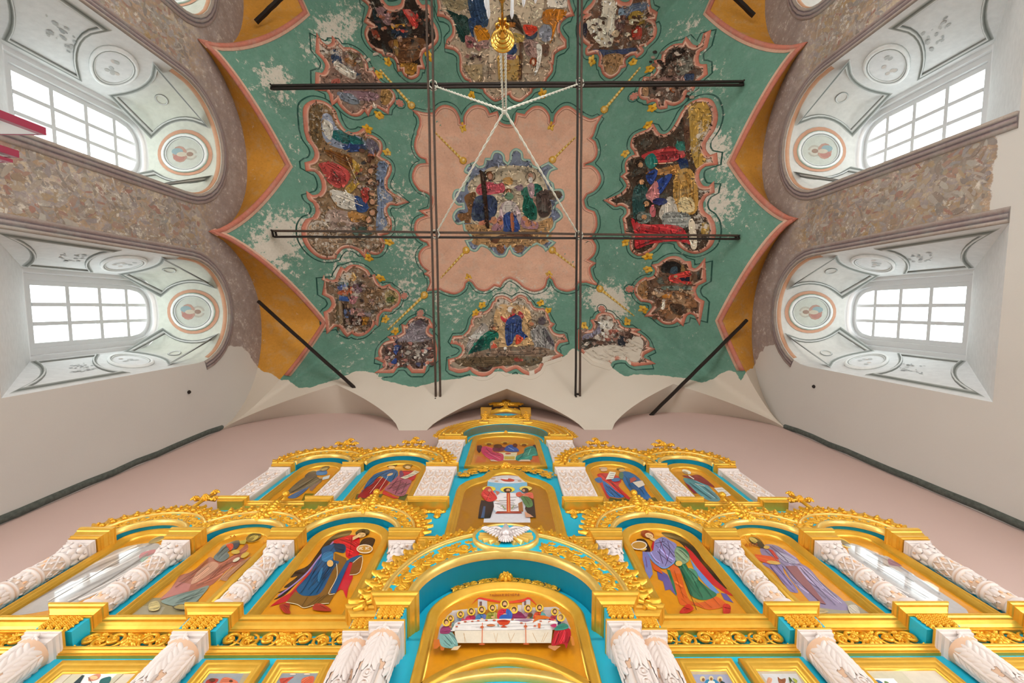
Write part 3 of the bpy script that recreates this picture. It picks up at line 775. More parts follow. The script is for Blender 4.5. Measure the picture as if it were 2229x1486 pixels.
def scroll_panel(w, h, seed=1):
    random.seed(seed); m = MB(); R = h*.33
    rosette(m, 0, 0, h*.46, 8)
    nn = max(2, round((w/2-h*.35)/(R*2.15)))
    for s in (-1, 1):
        for k in range(nn):
            cx = s*(h*.42+R+(w/2-h*.45-R*2)*(k/(max(1, nn-1)))); up = 1 if k % 2 == 0 else -1; cy = up*h*.05
            spiral(m, cx, cy, R*1.25, -s*up, 1.5, -PI/2*up)
            leafspray(m, cx+s*R*.9, cy-up*R*.9, R, math.atan2(-up, s*1.0), 3, 1.6, 1.0)
            leafspray(m, cx-s*R*.9, cy+up*R*.8, R, math.atan2(up, -s*.6), 3, 1.4, .9)
            rosette(m, cx, cy, R*.55, 5, .03)
        m.tube([(s*(h*.3+(w/2-h*.35)*t), -h*.12*math.cos(t*nn*PI), .012) for t in [i/20 for i in range(21)]], h*.045, 5)
    k = int(w/(h*.3))
    for i in range(k):
        x = -w/2+h*.2+(w-h*.4)*i/(k-1); m.petal((x-h*.12, -h*.44), random.uniform(-.2, .25), h*.32, h*.2, .02, .002)
    return m
def band_unit():
    m = MB(); random.seed(5); spiral(m, -.18, 0, .44, 1, 1.3, PI*.9, .13); rosette(m, -.18, 0, .27, 6, .09)
    for (x, y, a) in ((.28, .1, .9), (.28, -.12, -.8), (-.5, .34, 2.2), (-.5, -.36, -2.3), (.05, .42, 1.5), (.05, -.42, -1.5)): leafspray(m, x, y, .46, a, 3, 1.5, .75, .09)
    m.tube([(-.62, -.3, .05), (-.1, -.5, .07), (.4, -.1, .07), (.62, .3, .05)], .08, 5); rosette(m, .36, .0, .22, 5, .11)
    return m
BAND = band_unit()
def carved_band(path, wdt, k=None):
    """scrolls set side by side along a path"""
    m = MB(); L = [0]
    for i in range(1, len(path)): L.append(L[-1]+math.dist(path[i], path[i-1]))
    n = k or max(3, round(L[-1]/(wdt*1.02)))
    for q in range(n):
        d = (q+.5)/n*L[-1]; i = max(1, min(len(L)-1, int(np.searchsorted(L, d)))); f = (d-L[i-1])/(L[i]-L[i-1])
        x = path[i-1][0]+(path[i][0]-path[i-1][0])*f; z = path[i-1][1]+(path[i][1]-path[i-1][1])*f
        a = math.atan2(path[i][1]-path[i-1][1], path[i][0]-path[i-1][0]); fl = 1 if q % 2 else -1; s = wdt*1.06
        ca, sa = math.cos(a), math.sin(a)
        m.merge(BAND, lambda p: (x+(p[0]*ca-p[1]*fl*sa)*s, z+(p[0]*sa+p[1]*fl*ca)*s, p[2]*s*.55))
    return m
def leaf_cluster():
    m = MB(); random.seed(3)
    for a, L, w in ((0, 1, .55), (.75, .82, .45), (-.75, .82, .45), (1.35, .6, .36), (-1.35, .6, .36)): m.petal((-.15, 0), a, L, w, .22, .02, .9, tip=.35)
    m.ball((-.05, 0, .2), .17, .17, .15, 8); m.ball((.28, 0, .26), .1, .1, .1, 6)
    return m
LEAF = leaf_cluster()
LEAF_ME = LEAF.mesh('crest_leaf', M['gold_carved'], lambda a, b, h: (a, -h, b))
def crest(parent, path, size, v, n=None, name='crest_leaf', skip=None):
    L = [0]
    for i in range(1, len(path)): L.append(L[-1]+math.dist(path[i], path[i-1]))
    n = n or max(3, round(L[-1]/(size*.62)))
    for q in range(n):
        d = (q+.5)/n*L[-1]; i = max(1, min(len(L)-1, int(np.searchsorted(L, d)))); f = (d-L[i-1])/(L[i]-L[i-1])
        x = path[i-1][0]+(path[i][0]-path[i-1][0])*f; z = path[i-1][1]+(path[i][1]-path[i-1][1])*f
        if skip and skip(x, z): continue
        a = math.atan2(path[i][1]-path[i-1][1], path[i][0]-path[i-1][0])-PI/2      # outward of a right-to-left arc
        o = link(name, LEAF_ME, parent); o.matrix_parent_inverse = Matrix()
        base = wloc(parent); o.location = Vector(imap(x, z, v))-base; o.rotation_euler = (0, -a, 0)
        s = size*random.uniform(.92, 1.1); o.scale = (s, s, s)
def cross_mesh(H, wd):
    m = MB(); r = wd*.085
    def bar(p, q):
        m.tube([(*p, 0), ((p[0]+q[0])/2, (p[1]+q[1])/2, .01), (*q, 0)], [r*1.2, r, r*1.2], 6)
        for e in (p, q): rosette(m, e[0], e[1], r*2.6, 5, .03)
    bar((0, 0), (0, H)); bar((-wd/2, H*.62), (wd/2, H*.62))
    for k in range(4): m.petal((0, H*.62), PI/4+PI/2*k, wd*.26, wd*.12, .02, 0)
    rosette(m, 0, H*.62, r*2.4, 8, .05); rosette(m, 0, 0, r*3.2, 6, .04)
    return m
FR_PROF = [(0, -.01), (0, .028), (.010, .04), (.024, .044), (.034, .034), (.048, .036), (.06, .022), (.068, .024), (.075, .004)]
def frame_on(parent, outer, k=1.0, mat=None, name='frame'):
    m = MB(); m.sweep(outer, [(o*k, h*min(1.3, k)) for o, h in FR_PROF], True); return m.build(name, mat or M['gold'], parent, imap)
def arched(c, z0, zs, hw, r, n=22, p=1.0): return [(c-hw, z0), (c+hw, z0)]+ell(c, zs, hw, r, n, p=p)
def inset(loop, d):
    P = [Vector(p) for p in loop]; n = len(P); out = []
    for i in range(n):
        a, b, c = P[i-1], P[i], P[(i+1) % n]; d1 = (b-a).normalized(); d2 = (c-b).normalized()
        n1 = Vector((-d1.y, d1.x)); n2 = Vector((-d2.y, d2.x)); q = (n1+n2); q = q.normalized() if q.length > 1e-6 else n1
        out.append(tuple(b+q*d/max(.5, q.dot(n1))))
    return out
ICONS = {}
GRD = lin('d18a12')
def icon(key, outer, label, ground=GRD, k=1.0, mat='icon', group=None, cat='icon'):
    cx = sum(p[0] for p in outer)/len(outer); z0 = min(p[1] for p in outer)
    t = it('icon', cx, z0, 0, label, cat, group)
    m = MB(); v2, f2 = fill([inset(outer, .05*k)], .12); m.add([(x, y, .006) for x, y in v2], f2, ground)
    pn = m.build('icon_panel', M[mat], t, imap, attrs=True)
    frame_on(t, outer, k); ICONS[key] = (t, pn); return t
# ---- turquoise boards of the four tiers
SIDEN = {-1: 'left', 1: 'right'}
def tier_board(loops, label, v0=-.05):
    u = sum(p[0] for p in loops[0])/len(loops[0]); z = min(p[1] for p in loops[0])
    m = MB(); slab(m, loops, v0, 0); o = m.build('screen_board', M['turq'], None, lambda a, b, h: tuple(Vector(imap(a, b, h))-Vector(imap(u, z, 0))), smooth=False)
    o.location = imap(u, z, 0); return tag(o, label, 'board', 'boards of the icon screen')
HOOD2 = {0: (1.315, .40, 3.778), 1: (2.2085, .33, 3.645), 2: (2.99, .29, 3.625)}
HOOD3 = {0: (1.315, .39, 5.389), 1: (2.235, .32, 5.31)}
ZS2, ZS3 = 3.405, 5.05
top2 = [(-3.46, 2.4), (3.46, 2.4), (3.46, 3.3)]
for s in (1, -1):
    seq = [2, 1, 0] if s > 0 else [0, 1, 2]
    for k in seq:
        c, a, za = HOOD2[k]; top2 += ell(s*c, ZS2, a+.09, za-ZS2+.07, 14, s*c-a-.06, s*c+a+.06)
    if s > 0: top2 += [(.86, 3.45), (.93, 4.0), (-.93, 4.0), (-.86, 3.45)]
top2 += [(-3.46, 3.3)]
tier_board([[(-3.62, -CZ), (3.62, -CZ), (3.62, 2.42), (-3.62, 2.42)]], 'lowest turquoise board behind the big white columns')
tier_board([top2], 'turquoise board behind the second row of arched icons')
top3 = [(-2.82, 3.9), (2.82, 3.9), (2.82, 4.98)]
for s in (1, -1):
    for k in ([1, 0] if s > 0 else [0, 1]):
        c, a, za = HOOD3[k]; top3 += ell(s*c, ZS3, a+.09, za-ZS3+.07, 14, s*c-a-.06, s*c+a+.06)
    if s > 0: top3 += [(.66, 5.0), (.66, 5.2), (-.66, 5.2), (-.66, 5.0)]
top3 += [(-2.82, 4.98)]
tier_board([top3], 'turquoise board behind the third row of arched icons')
tier_board([[(-.98, 5.0), (.98, 5.0), (.98, 6.2)]+ell(0, 6.2, .75, .78, 16)+[(-.98, 6.2)]], 'topmost turquoise board behind the banquet icon')
m = MB(); slab(m, [[(-.62, 3.2), (.62, 3.2), (.62, 5.1), (-.62, 5.1)]], -.04, .002)
o = m.build('screen_board', M['turq'], None, lambda a, b, h: tuple(Vector(imap(a, b, h))-Vector(imap(0, 3.2, 0))), smooth=False); o.location = imap(0, 3.2, 0)
tag(o, 'turquoise board round the enthroned Christ icon', 'board', 'boards of the icon screen')
# ---- white columns
def cyl(u, v, r, th, z, dr=0): return (u+(r+dr)*math.sin(th), z, v+(r+dr)*math.cos(th))
def wobj(mb, name, parent, smooth=True): return mb.build(name, M['white_carved'], parent, imap, smooth, True)
def moulded_abacus(t, u, hw, z1, h, vf):
    m = MB(); stack(m, u-hw, u+hw, vf, [(-.03, z1-h), (-.02, z1-h), (-.02, z1-h*.8), (-.008, z1-h*.66), (-.008, z1-h*.5), (.0, z1-h*.45), (.0, z1-h*.2), (.008, z1-h*.15), (.008, z1)], WCOL)
    return wobj(m, 'abacus', t, False)
def wrap_leaves(m, u, v, r, z, n, L, wd, h=.012, a0=0, down=True, col=None):
    """a ring of carved leaves wrapped round a shaft"""
    lf = MB()
    for k in range(n):
        c0 = (a0+2*PI*k/n)*r
        lf.petal((c0, z), -PI/2 if down else PI/2, L, wd, h, .001, .8, col or WCOL, .3)
    m.merge(lf, lambda p: cyl(u, v, r, p[0]/r, p[1], p[2]))
def column2(u, label):
    z0, z1, r, v = 2.5, 3.265, .066, .06
    t = it('carved_column', u, z0, v, label, 'column', 'carved round columns of the second row')
    m = MB(); m.lathe([(r*1.45, z0), (r*1.45, z0+.03), (r*1.15, z0+.05), (r*1.3, z0+.075), (r, z0+.1)], (u, 0, v), 18, 1, WCOL); wobj(m, 'base', t)
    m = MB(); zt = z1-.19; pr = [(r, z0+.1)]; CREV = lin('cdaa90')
    for zr in (z0+.24, z0+.40): pr += [(r, zr-.03), (r*1.14, zr-.022), (r*1.2, zr-.01), (r*1.08, zr), (r*1.2, zr+.01), (r*1.14, zr+.022), (r, zr+.03)]
    pr += [(r*.96, zt)]
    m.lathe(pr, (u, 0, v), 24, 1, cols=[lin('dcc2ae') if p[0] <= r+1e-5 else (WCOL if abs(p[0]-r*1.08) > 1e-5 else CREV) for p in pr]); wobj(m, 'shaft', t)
    m = MB()
    for k in range(7):                      # interlaced ribbons on the upper half
        for s in (-1, 1): m.tube([cyl(u, v, r, k*2*PI/7+s*q*1.25, z0+.43+(zt-z0-.44)*q, .0) for q in [i/8 for i in range(9)]], .0075, 5, WCOL)
    for j, zz in enumerate((z0+.13, z0+.16, z0+.28, z0+.31, z0+.34, z0+.46, z0+.50, z0+.54)):
        for k in range(9):
            th = k*2*PI/9+j*.35; m.ball(cyl(u, v, r, th, zz), .013, .014, .008, 6, WCOL if (k+j) % 3 else lin('e8b890'))
    for zz in (z0+.19, z0+.35):
        wrap_leaves(m, u, v, r, zz+.02, 8, .07, .04, .010, 0, True); wrap_leaves(m, u, v, r, zz-.02, 8, .05, .03, .009, .4, False)
    for k in range(10):
        th = k*2*PI/10; m.ball(cyl(u, v, r, th, zt-.02), .005, .007, .003, 5, CREV)
    o = wobj(m, 'carved_relief', t); o['kind'] = 'stuff'
    m = MB(); m.lathe([(r*.96, zt), (r*1.12, zt+.012), (r*1.12, zt+.025), (r*1.0, zt+.035), (r*1.15, zt+.08), (r*1.42, zt+.135)], (u, 0, v), 20, 1, WCOL)
    wrap_leaves(m, u, v, r*1.02, zt+.03, 9, .075, .045, .018, 0, False); wrap_leaves(m, u, v, r*1.22, zt+.075, 9, .06, .05, .02, .35, False)
    for k in range(9): m.ball(cyl(u, v, r*1.25, k*2*PI/9, zt+.115, .012), .010, .012, .008, 6, CREV if k % 2 else WCOL)
    wobj(m, 'capital', t); moulded_abacus(t, u, .098, z1, .06, .13)
ORD = {0: 'first', 1: 'second', 2: 'third', 3: 'outermost'}
for s in (-1, 1):
    for i, u in enumerate(COLS):
        column2(s*u, 'carved round white column, %s out to the %s in the second row' % (ORD[i], SIDEN[s]))
def pilaster(u, hw, z0, z1, label, grp, v=.06, strings=2, stepped=0):
    t = it('carved_pilaster', u, z0, v, label, 'pilaster', grp); m = MB()
    m.box(u-hw, u+hw, z0, z1-.05, -.01, v, lin('dcc4b2'))
    for x in [u-hw+2*hw*i/strings for i in range(strings+1)]:
        m.tube([(x, z0+.01, v), (x, z1-.05, v)], .012, 5, WCOL)
    wobj(m, 'shaft', t, False); m = MB()
    for k in range(strings):
        x = u-hw+2*hw*(k+.5)/strings; w = hw/strings; n = int((z1-z0-.08)/(w*1.5))
        for i in range(n):
            z = z0+.03+(z1-z0-.1)*(i+.5)/n
            m.ball((x, z, v+.004), w*.26, w*.4, .014, 6, WCOL if i % 2 else lin('e4c4ac'))
            for s in (-1, 1):
                m.petal((x+s*w*.05, z-w*.7), PI/2-s*(.35 if i % 2 else .8), w*1.5, w*.34, .018, v, .3, WCOL)
    wobj(m, 'carved_relief', t)['kind'] = 'stuff'
    m = MB(); stack(m, u-hw, u+hw, v, [(0, z1-.07), (.012, z1-.06), (.012, z1-.035), (.02, z1-.03), (.02, z1)], WCOL); wobj(m, 'abacus', t, False)
    m = MB()
    for k in range(strings*2):
        x = u-hw+2*hw*(k+.5)/(strings*2); m.petal((x, z1-.07), -PI/2, .07, hw*.9/strings, .03, v-.004, .4, WCOL)
        m.petal((x, z0+.0), PI/2, .045, hw*.9/strings, .02, v-.004, .6, WCOL)
    wobj(m, 'leaf_row', t)
for s in (-1, 1):
    pilaster(s*.775, .165, 4.12, 4.975, 'wide carved white pilaster %s of the enthroned Christ icon' % SIDEN[s], 'flat pilasters of the third row', .07, 3)
    pilaster(s*1.86, .095, 4.12, 4.975, 'narrow carved white pilaster between the two %s icons of the third row' % SIDEN[s], 'flat pilasters of the third row')
    pilaster(s*2.70, .10, 4.12, 4.965, 'narrow carved white pilaster at the far %s end of the third row' % SIDEN[s], 'flat pilasters of the third row')
    pilaster(s*.785, .175, 5.15, 6.05, 'broad carved white pilaster %s of the topmost icon' % SIDEN[s], 'flat pilasters of the top row', .06, 3)
def main_column(u, v, z1, label):
    r = .082; z0 = -CZ
    t = it('great_column', u, z0, v, label, 'column', 'great white columns at the bottom'); m = MB(); n = 40; vv = []; cc = []
    zs = [z0+.2, .8, 1.6, 1.9, 2.05, z1-.12]
    for z in zs:
        for k in range(n):
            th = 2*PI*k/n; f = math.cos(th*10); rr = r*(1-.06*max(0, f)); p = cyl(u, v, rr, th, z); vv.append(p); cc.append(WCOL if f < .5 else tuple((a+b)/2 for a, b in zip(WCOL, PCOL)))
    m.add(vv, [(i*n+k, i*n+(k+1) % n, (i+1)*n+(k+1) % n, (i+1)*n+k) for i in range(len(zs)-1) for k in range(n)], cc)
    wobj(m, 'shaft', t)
    m = MB(); m.lathe([(r*1.5, z0), (r*1.5, z0+.1), (r*1.15, z0+.14), (r*1.3, z0+.18), (r, z0+.22)], (u, 0, v), 20, 1, WCOL); wobj(m, 'base', t)
    m = MB(); CREV = lin('d9b295')
    for i in range(9):              # bead string down the front
        z = z1-.34-.062*i; m.tube([cyl(u, v, r, .26*math.cos(2*PI*q/10), z+.024*math.sin(2*PI*q/10), .001) for q in range(11)], .005, 5, WCOL); m.ball(cyl(u, v, r, 0, z), .010, .011, .006, 6, WCOL)
    for s in (-1, 1): m.tube([cyl(u, v, r, s*.5, z) for z in (z0+.3, 1.5, z1-.28)], .008, 6, WCOL)
    wobj(m, 'bead_string', t)
    m = MB()                         # acanthus leaves wrapped on the head of the shaft
    m.lathe([(r, z1-.30), (r*1.03, z1-.16), (r*1.12, z1-.09), (r*1.16, z1-.07)], (u, 0, v), 24, 1, CREV)
    lf = MB()
    for th in (0, 1.35, -1.35, 2.7):
        c0 = th*r
        for j in range(6):
            zz = z1-.085-.03*j
            for s in (-1, 1): lf.petal((c0+s*.003, zz), -PI/2+s*(.75-.09*j), .075+.004*j, .03, .013, .0, .1, WCOL, .45)
        lf.petal((c0, z1-.08), -PI/2, .24, .026, .018, .0, .1, WCOL, .4)
    for th in (.68, -.68, 2.0, -2.0):
        for j in range(3): lf.petal((th*r, z1-.08-.03*j), -PI/2, .12, .03, .010, .0, .1, WCOL, .4)
    m.merge(lf, lambda p: cyl(u, v, r*1.04, p[0]/r, p[1], p[2]))
    wobj(m, 'capital', t)
    m = MB()
    for k in range(5): m.petal((u, z1-.045), -PI/2+(k-2)*.5, .05, .022, .016, v+.08, .5, WCOL)
    m.ball((u, z1-.035, v+.085), .014, .016, .01, 8, WCOL); wobj(m, 'flower', t)
    m = MB(); stack(m, u-.094, u+.094, v+.075, [(-.025, z1-.085), (-.025, z1-.07), (-.012, z1-.06), (-.012, z1-.035), (0, z1-.03), (0, z1-.012), (.006, z1-.01), (.006, z1)], WCOL); wobj(m, 'abacus', t, False)
    m = MB(); stack(m, u-.094, u+.094, v+.075, [(.006, z1), (.01, z1+.004), (.01, z1+.012), (.0, z1+.014)]); m.build('gilt_fillet', M['gold'], t, imap, False)
for s in (-1, 1):
    main_column(s*.683, .125, 2.297, 'great white fluted column close %s of the supper icon' % SIDEN[s])
    for i, u in enumerate((.838, 1.805, 2.63)):
        main_column(s*u, .06, 2.307, 'great white fluted column at the bottom, %s counted outwards on the %s' % (('second', 'third', 'fourth')[i], SIDEN[s]))
main_column(-3.36, .06, 2.307, 'great white fluted column at the far left end of the screen'); main_column(3.36, .06, 2.307, 'great white fluted column at the far right end of the screen')
# ---- gilded blocks, cornices and friezes
def block(u0, u1, vf, z0, z1, label, big=.05, name='entablature_block', grp=None):
    t = it(name, (u0+u1)/2, z0, 0, label, 'block', grp); m = MB(); stack(m, u0, u1, vf, corn(z0, z1, big)); m.build('mouldings', M['gold'], t, imap, False); return t
PED = scroll_panel(.17, .10, 4)
def pedestal(u, hw, vf, z0, z1, z2, label):
    t = it('pedestal', u, z0, 0, label, 'pedestal', 'pedestals under the second row columns')
    m = MB(); m.box(u-hw, u+hw, z0, z1, -.01, vf); m.build('body', M['turq'], t, imap, False)
    m = MB(); random.seed(11)
    for i in range(4):
        for j in range(3): rosette(m, u-hw*.62+hw*1.24*i/3, z1-.022-(z1-z0-.04)*j/2.4, .026, 6, .022)
        m.petal((u-hw*.62+hw*1.24*i/3, z0+.03), -PI/2, .035, .03, .03)
    m.build('carved_panel', M['gold_carved'], t, lambda a, b, h: imap(a, b, vf+h))
    m = MB(); stack(m, u-hw, u+hw, vf, corn(z1, z2, .062)); m.build('cornice', M['gold'], t, imap, False)
for s in (-1, 1):
    for i, u in enumerate(COLS):
        block(s*u-.105, s*u+.105, .135, 3.272, 3.405, 'gilded block on the %s column of the second row, %s side' % (ORD[i], SIDEN[s]), .035, grp='gilded blocks on the second row columns')
        if i: pedestal(s*u, .115, .115, 2.335, 2.44, 2.498, 'turquoise and gold pedestal under the %s column of the %s half' % (ORD[i], SIDEN[s]))
    pedestal(s*.838, .085, .115, 2.335, 2.42, 2.478, 'turquoise and gold pedestal under the first column of the %s half' % SIDEN[s])
    pedestal(s*.683, .085, .19, 2.325, 2.42, 2.494, 'forward pedestal carrying the %s foot of the great arch' % SIDEN[s])
    b = block(s*.645-.06, s*.645+.06, .09, 3.235, 3.36, 'small stepped gilded block beside the innermost %s column' % SIDEN[s], .03, grp='gilded blocks on the second row columns')
    for u, hw in ((.775, .17), (1.86, .1), (2.70, .105)):
        block(s*u-hw, s*u+hw, .085, 4.98, 5.05, 'gilded block on the %s pilaster of the third row' % {(.775, -1): 'left wide', (.775, 1): 'right wide', (1.86, -1): 'left middle', (1.86, 1): 'right middle', (2.70, -1): 'far left', (2.70, 1): 'far right'}[(u, s)], .03, grp='gilded blocks on the third row pilasters')
        block(s*u-hw-.01, s*u+hw+.01, .085, 4.035, 4.115, 'gilded base under the %s pilaster of the third row' % {(.775, -1): 'left wide', (.775, 1): 'right wide', (1.86, -1): 'left middle', (1.86, 1): 'right middle', (2.70, -1): 'far left', (2.70, 1): 'far right'}[(u, s)], .03, grp='gilded bases of the third row pilasters')
    block(s*.785-.18, s*.785+.18, .075, 6.055, 6.13, 'gilded cap on the %s pilaster of the topmost icon' % SIDEN[s], .035, grp='gilded caps of the top row')
    block(s*.785-.10, s*.785+.10, .10, 6.08, 6.20, 'forward step of the gilded cap at the %s of the topmost icon' % SIDEN[s], .03, grp='gilded caps of the top row')
    # cornices and friezes between the columns
    ed = [.92, 1.69, 1.905, 2.51, 2.73, 3.25]
    for j in range(3):
        a, b = ed[2*j], ed[2*j+1]; a, b = (a, b) if s > 0 else (-b, -a); c = (a+b)/2
        w_ = ('inner', 'middle', 'outer')[j]
        t = it('cornice', c, 2.436, 0, 'straight gilded cornice of the %s bay, %s half' % (w_, SIDEN[s]), 'cornice', 'straight gilded cornices'); m = MB(); stack(m, a-.02, b+.02, .025, corn(2.436, 2.497, .07)); m.build('mouldings', M['gold'], t, imap, False)
        t = it('frieze', c, 2.28, 0, 'carved gilded scroll frieze of the %s bay, %s half' % (w_, SIDEN[s]), 'frieze', 'carved scroll friezes')
        m = MB(); stack(m, a-.06, b+.06, .012, corn(2.276, 2.319, .03)); m.build('architrave', M['gold'], t, imap, False)
        sp = scroll_panel(b-a-.02, .135, 20+j); sp.build('carved_scrolls', M['gold_carved'], t, lambda x, z, h: imap(x+c, z+2.378, h+.006))
    a, b = (.95, 2.6) if s > 0 else (-2.6, -.95)
    t = it('cornice', (a+b)/2, 4.05, 0, 'thin gilded cornice under the third row icons on the %s' % SIDEN[s], 'cornice', 'straight gilded cornices'); m = MB(); stack(m, a, b, .03, corn(4.05, 4.10, .04)); m.build('mouldings', M['gold'], t, imap, False)
    # gilt drops on the turquoise under the wide pilasters
    for k, x in enumerate((.66, .80, .94)):
        m = MB(); rosette(m, 0, 0, .045, 7, .03); m.petal((0, -.02), -PI/2, .09, .07, .03)
        for q in (-1, 1): m.petal((q*.02, 0), PI/2-q*1.2, .06, .04, .025)
        o = m.build('gilt_drop', M['gold_carved'], None, lambda a_, b_, h: (a_, -h, b_)); o.location = imap(s*x, 3.985, .002)
        tag(o, 'gilt leaf drop under the %s wide pilaster, %s counted outwards' % (SIDEN[s], ('first', 'second', 'third')[k]), 'ornament', 'gilt drops')
# ---- arched hoods
def hood(c, a, za, zs, lim, label, top, wd=.13, v=.10, cr=.085, fin='knob', crown=4.15, band=True):
    t = it('arch_hood', c, zs, 0, label, 'hood', 'gilded arched hoods')
    r = za-zs; x0, x1 = lim
    inn = ell(c, zs, a, r, 30); m = MB()
    m.add([(x, z, h) for h in (-.0, v) for x, z in inn], [(i, i+1, 32+i-1+1-1+0, 31+i) for i in range(0)], (1, 1, 1)); m = MB()
    vv = [(x, z, h) for h in (0, v) for x, z in inn]; n = len(inn)
    m.add(vv, [(i, i+1, n+i+1, n+i) for i in range(n-1)]); m.build('soffit', M['turq'], t, imap)
    out = ell(c, zs, a+wd+.02, r+wd+.02, 40, x0, x1)
    m = MB(); slab(m, [inn[::-1]+out], 0, v); m.build('hood_board', M['turq'], t, imap, False)
    m = MB(); m.sweep(inn, [(.005, v-.03), (.005, v+.012), (-.012, v+.018), (-.026, v+.012), (-.03, v)])
    o2 = ell(c, zs, a+wd, r+wd, 40, x0, x1); m.sweep(o2, [(.006, v), (.006, v+.012), (0, v+.02), (-.010, v+.02), (-.016, v+.01), (-.016, 0)])
    m.build('arch_mouldings', M['gold_pale'], t, imap)
    mid = ell(c, zs, a+.032+(wd-.03)*.5, r+.032+(wd-.03)*.5, 40, x0, x1)
    carved_band(mid, wd-.025).build('carved_band', M['gold_carved'], t, lambda x, z, h: imap(x, z, v+h))
    crest(t, ell(c, zs, a+wd+.05, r+wd+.05, 40, x0, x1), cr*1.5, v-.005)
    if fin == 'knob':
        m = MB(); zt = za+wd+.02
        for k in range(3):
            for s in (-1, 1): m.petal((c+s*.01, zt-.06+.06*k), PI/2-s*(.8-.15*k), .11, .05, .03)
        m.tube([(c, zt-.12, .02), (c, zt+.06, .03), (c, crown-.05, .02)], [.02, .02, .014], 6); m.ball((c, crown, .02), .036, .04, .034, 10); m.petal((c, crown-.1), PI/2, .09, .08, .03); rosette(m, c, zt-.1, .075, 7, .04)
        for k in range(4):
            for s in (-1, 1): m.petal((c, zt-.02+.05*k), PI/2-s*(1.1-.1*k), .085-.012*k, .04, .03, .02)
        m.build('finial', M['gold_carved'], t, lambda x, z, h: imap(x, z, v+h))
    else:
        H, wc = fin; zt = za+wd+.12
        m = MB()
        for k in range(2):
            for s in (-1, 1): m.petal((c+s*.01, zt-.08+.06*k), PI/2-s*(.9-.2*k), .12, .05, .03)
        m.merge(cross_mesh(H, wc), lambda p: (p[0]+c, p[1]+zt, p[2])); m.build('cross', M['gold_carved'], t, lambda x, z, h: imap(x, z, v-.03+h))
    return t
for s in (-1, 1):
    for k, (c, a, za) in HOOD2.items():
        lo, hi = (COLS[k] if k else .70), COLS[k+1]
        if k == 2: hi = 3.56
        lim = (lo, hi) if s > 0 else (-hi, -lo)
        hood(s*c, a, za, ZS2, lim, 'gilded hood over the %s icon of the second row, %s half' % (('inner', 'middle', 'outer')[k], SIDEN[s]), None, .135, .10, .085, 'knob' if k < 2 else (.38, .2), 4.185 if k == 0 else 4.14)
    for k, (c, a, za) in HOOD3.items():
        lo, hi = (.70, 1.86) if k == 0 else (1.86, 2.86)
        lim = (lo, hi) if s > 0 else (-hi, -lo)
        hood(s*c, a, za, ZS3, lim, 'gilded hood with cross over the %s icon of the third row, %s half' % (('inner', 'outer')[k], SIDEN[s]), None, .15, .10, .095, (.42, .24))
# great arch over the supper icon
t = it('great_arch', 0, 2.5, .2, 'great gilded arch with leaf crest over the supper icon', 'arch')
VA = .21; inn = ell(0, 2.5, .582, .463, 40); n = len(inn); m = MB()
m.add([(x, z, h) for h in (0, VA) for x, z in inn], [(i, i+1, n+i+1, n+i) for i in range(n-1)]); m.build('soffit', M['turq'], t, imap)
m = MB(); slab(m, [inn[::-1]+ell(0, 2.5, .765, .73, 40)], .0, VA); m.build('arch_board', M['turq'], t, imap, False)
m = MB(); m.sweep(inn, [(.005, VA-.04), (.005, VA+.012), (-.008, VA+.02), (-.016, VA+.012), (-.026, VA+.02), (-.034, VA+.012), (-.036, VA)]); m.build('inner_moulding', M['gold_pale'], t, imap)
m = MB(); m.sweep(ell(0, 2.5, .765, .73, 44), [(.016, VA), (.016, VA+.012), (.010, VA+.02), (.004, VA+.012), (-.002, VA+.02), (-.010, VA+.024), (-.016, VA+.016), (-.018, 0)][::-1]); m.build('outer_moulding', M['gold_pale'], t, imap)
mid = ell(0, 2.5, .672, .60, 44)
for s in (-1, 1):
    half = [p for p in mid if s*p[0] > .27]
    carved_band(half, .115, 7).build('carved_band', M['gold_carved'], t, lambda x, z, h: imap(x, z, VA+h))
crest(t, ell(0, 2.49, .80, .775, 44), .12, VA-.03, 27); crest(t, ell(0, 2.48, .865, .87, 44), .13, VA-.06, 31)
# dove of the Holy Spirit in a blue oval
t = it('dove_relief', 0, 3.0, VA, 'silver dove with gilded rays in a turquoise oval atop the great arch', 'ornament')
m = MB(); ov = [(.245*math.cos(2*PI*i/36), 3.145+.175*math.sin(2*PI*i/36)) for i in range(36)]; slab(m, [ov], VA-.02, VA+.03); m.build('oval_board', M['turq'], t, imap, False)
m = MB(); m.sweep(ov, [(-.012, VA+.0), (-.012, VA+.035), (0, VA+.04), (.010, VA+.035), (.012, VA+.03)], True); m.build('oval_rim', M['gold_pale'], t, imap)
m = MB()
for s in (-1, 1):
    for k in range(5):
        a = -PI/2+s*(.42+.30*k); L = .215-.012*abs(k-3)
        ca, sa = math.cos(a), math.sin(a); w0, w1 = .006, .02
        P = [(.05, -w0, 0), (.05, w0, 0), (L, w1, 0), (L, -w1, 0), (.05, 0, .03), (L, 0, .03)]
        m.add([(p[0]*ca-p[1]*sa, 3.135+(p[0]*sa+p[1]*ca)*.72, VA+.03+p[2]) for p in P], [(0, 1, 4), (1, 2, 5, 4), (2, 3, 5), (3, 0, 4, 5)])
m.build('rays', M['gold_pale'], t, imap, False)
m = MB()
m.lathe([(0, -.055), (.022, -.05), (.034, -.02), (.036, .01), (.028, .045), (.018, .065), (.02, .08), (.016, .095), (.006, .108), (0, .118)], (0, 3.135, VA+.07), 14, 1)
for k in range(7): m.petal((0, 3.10), -PI/2+(k-3)*.24, .085, .03, .03, VA+.05)
for k in range(5): m.petal((0, 3.085), -PI/2+(k-2)*.3, .055, .03, .035, VA+.06)
m.build('dove_body', M['silver'], t, imap)
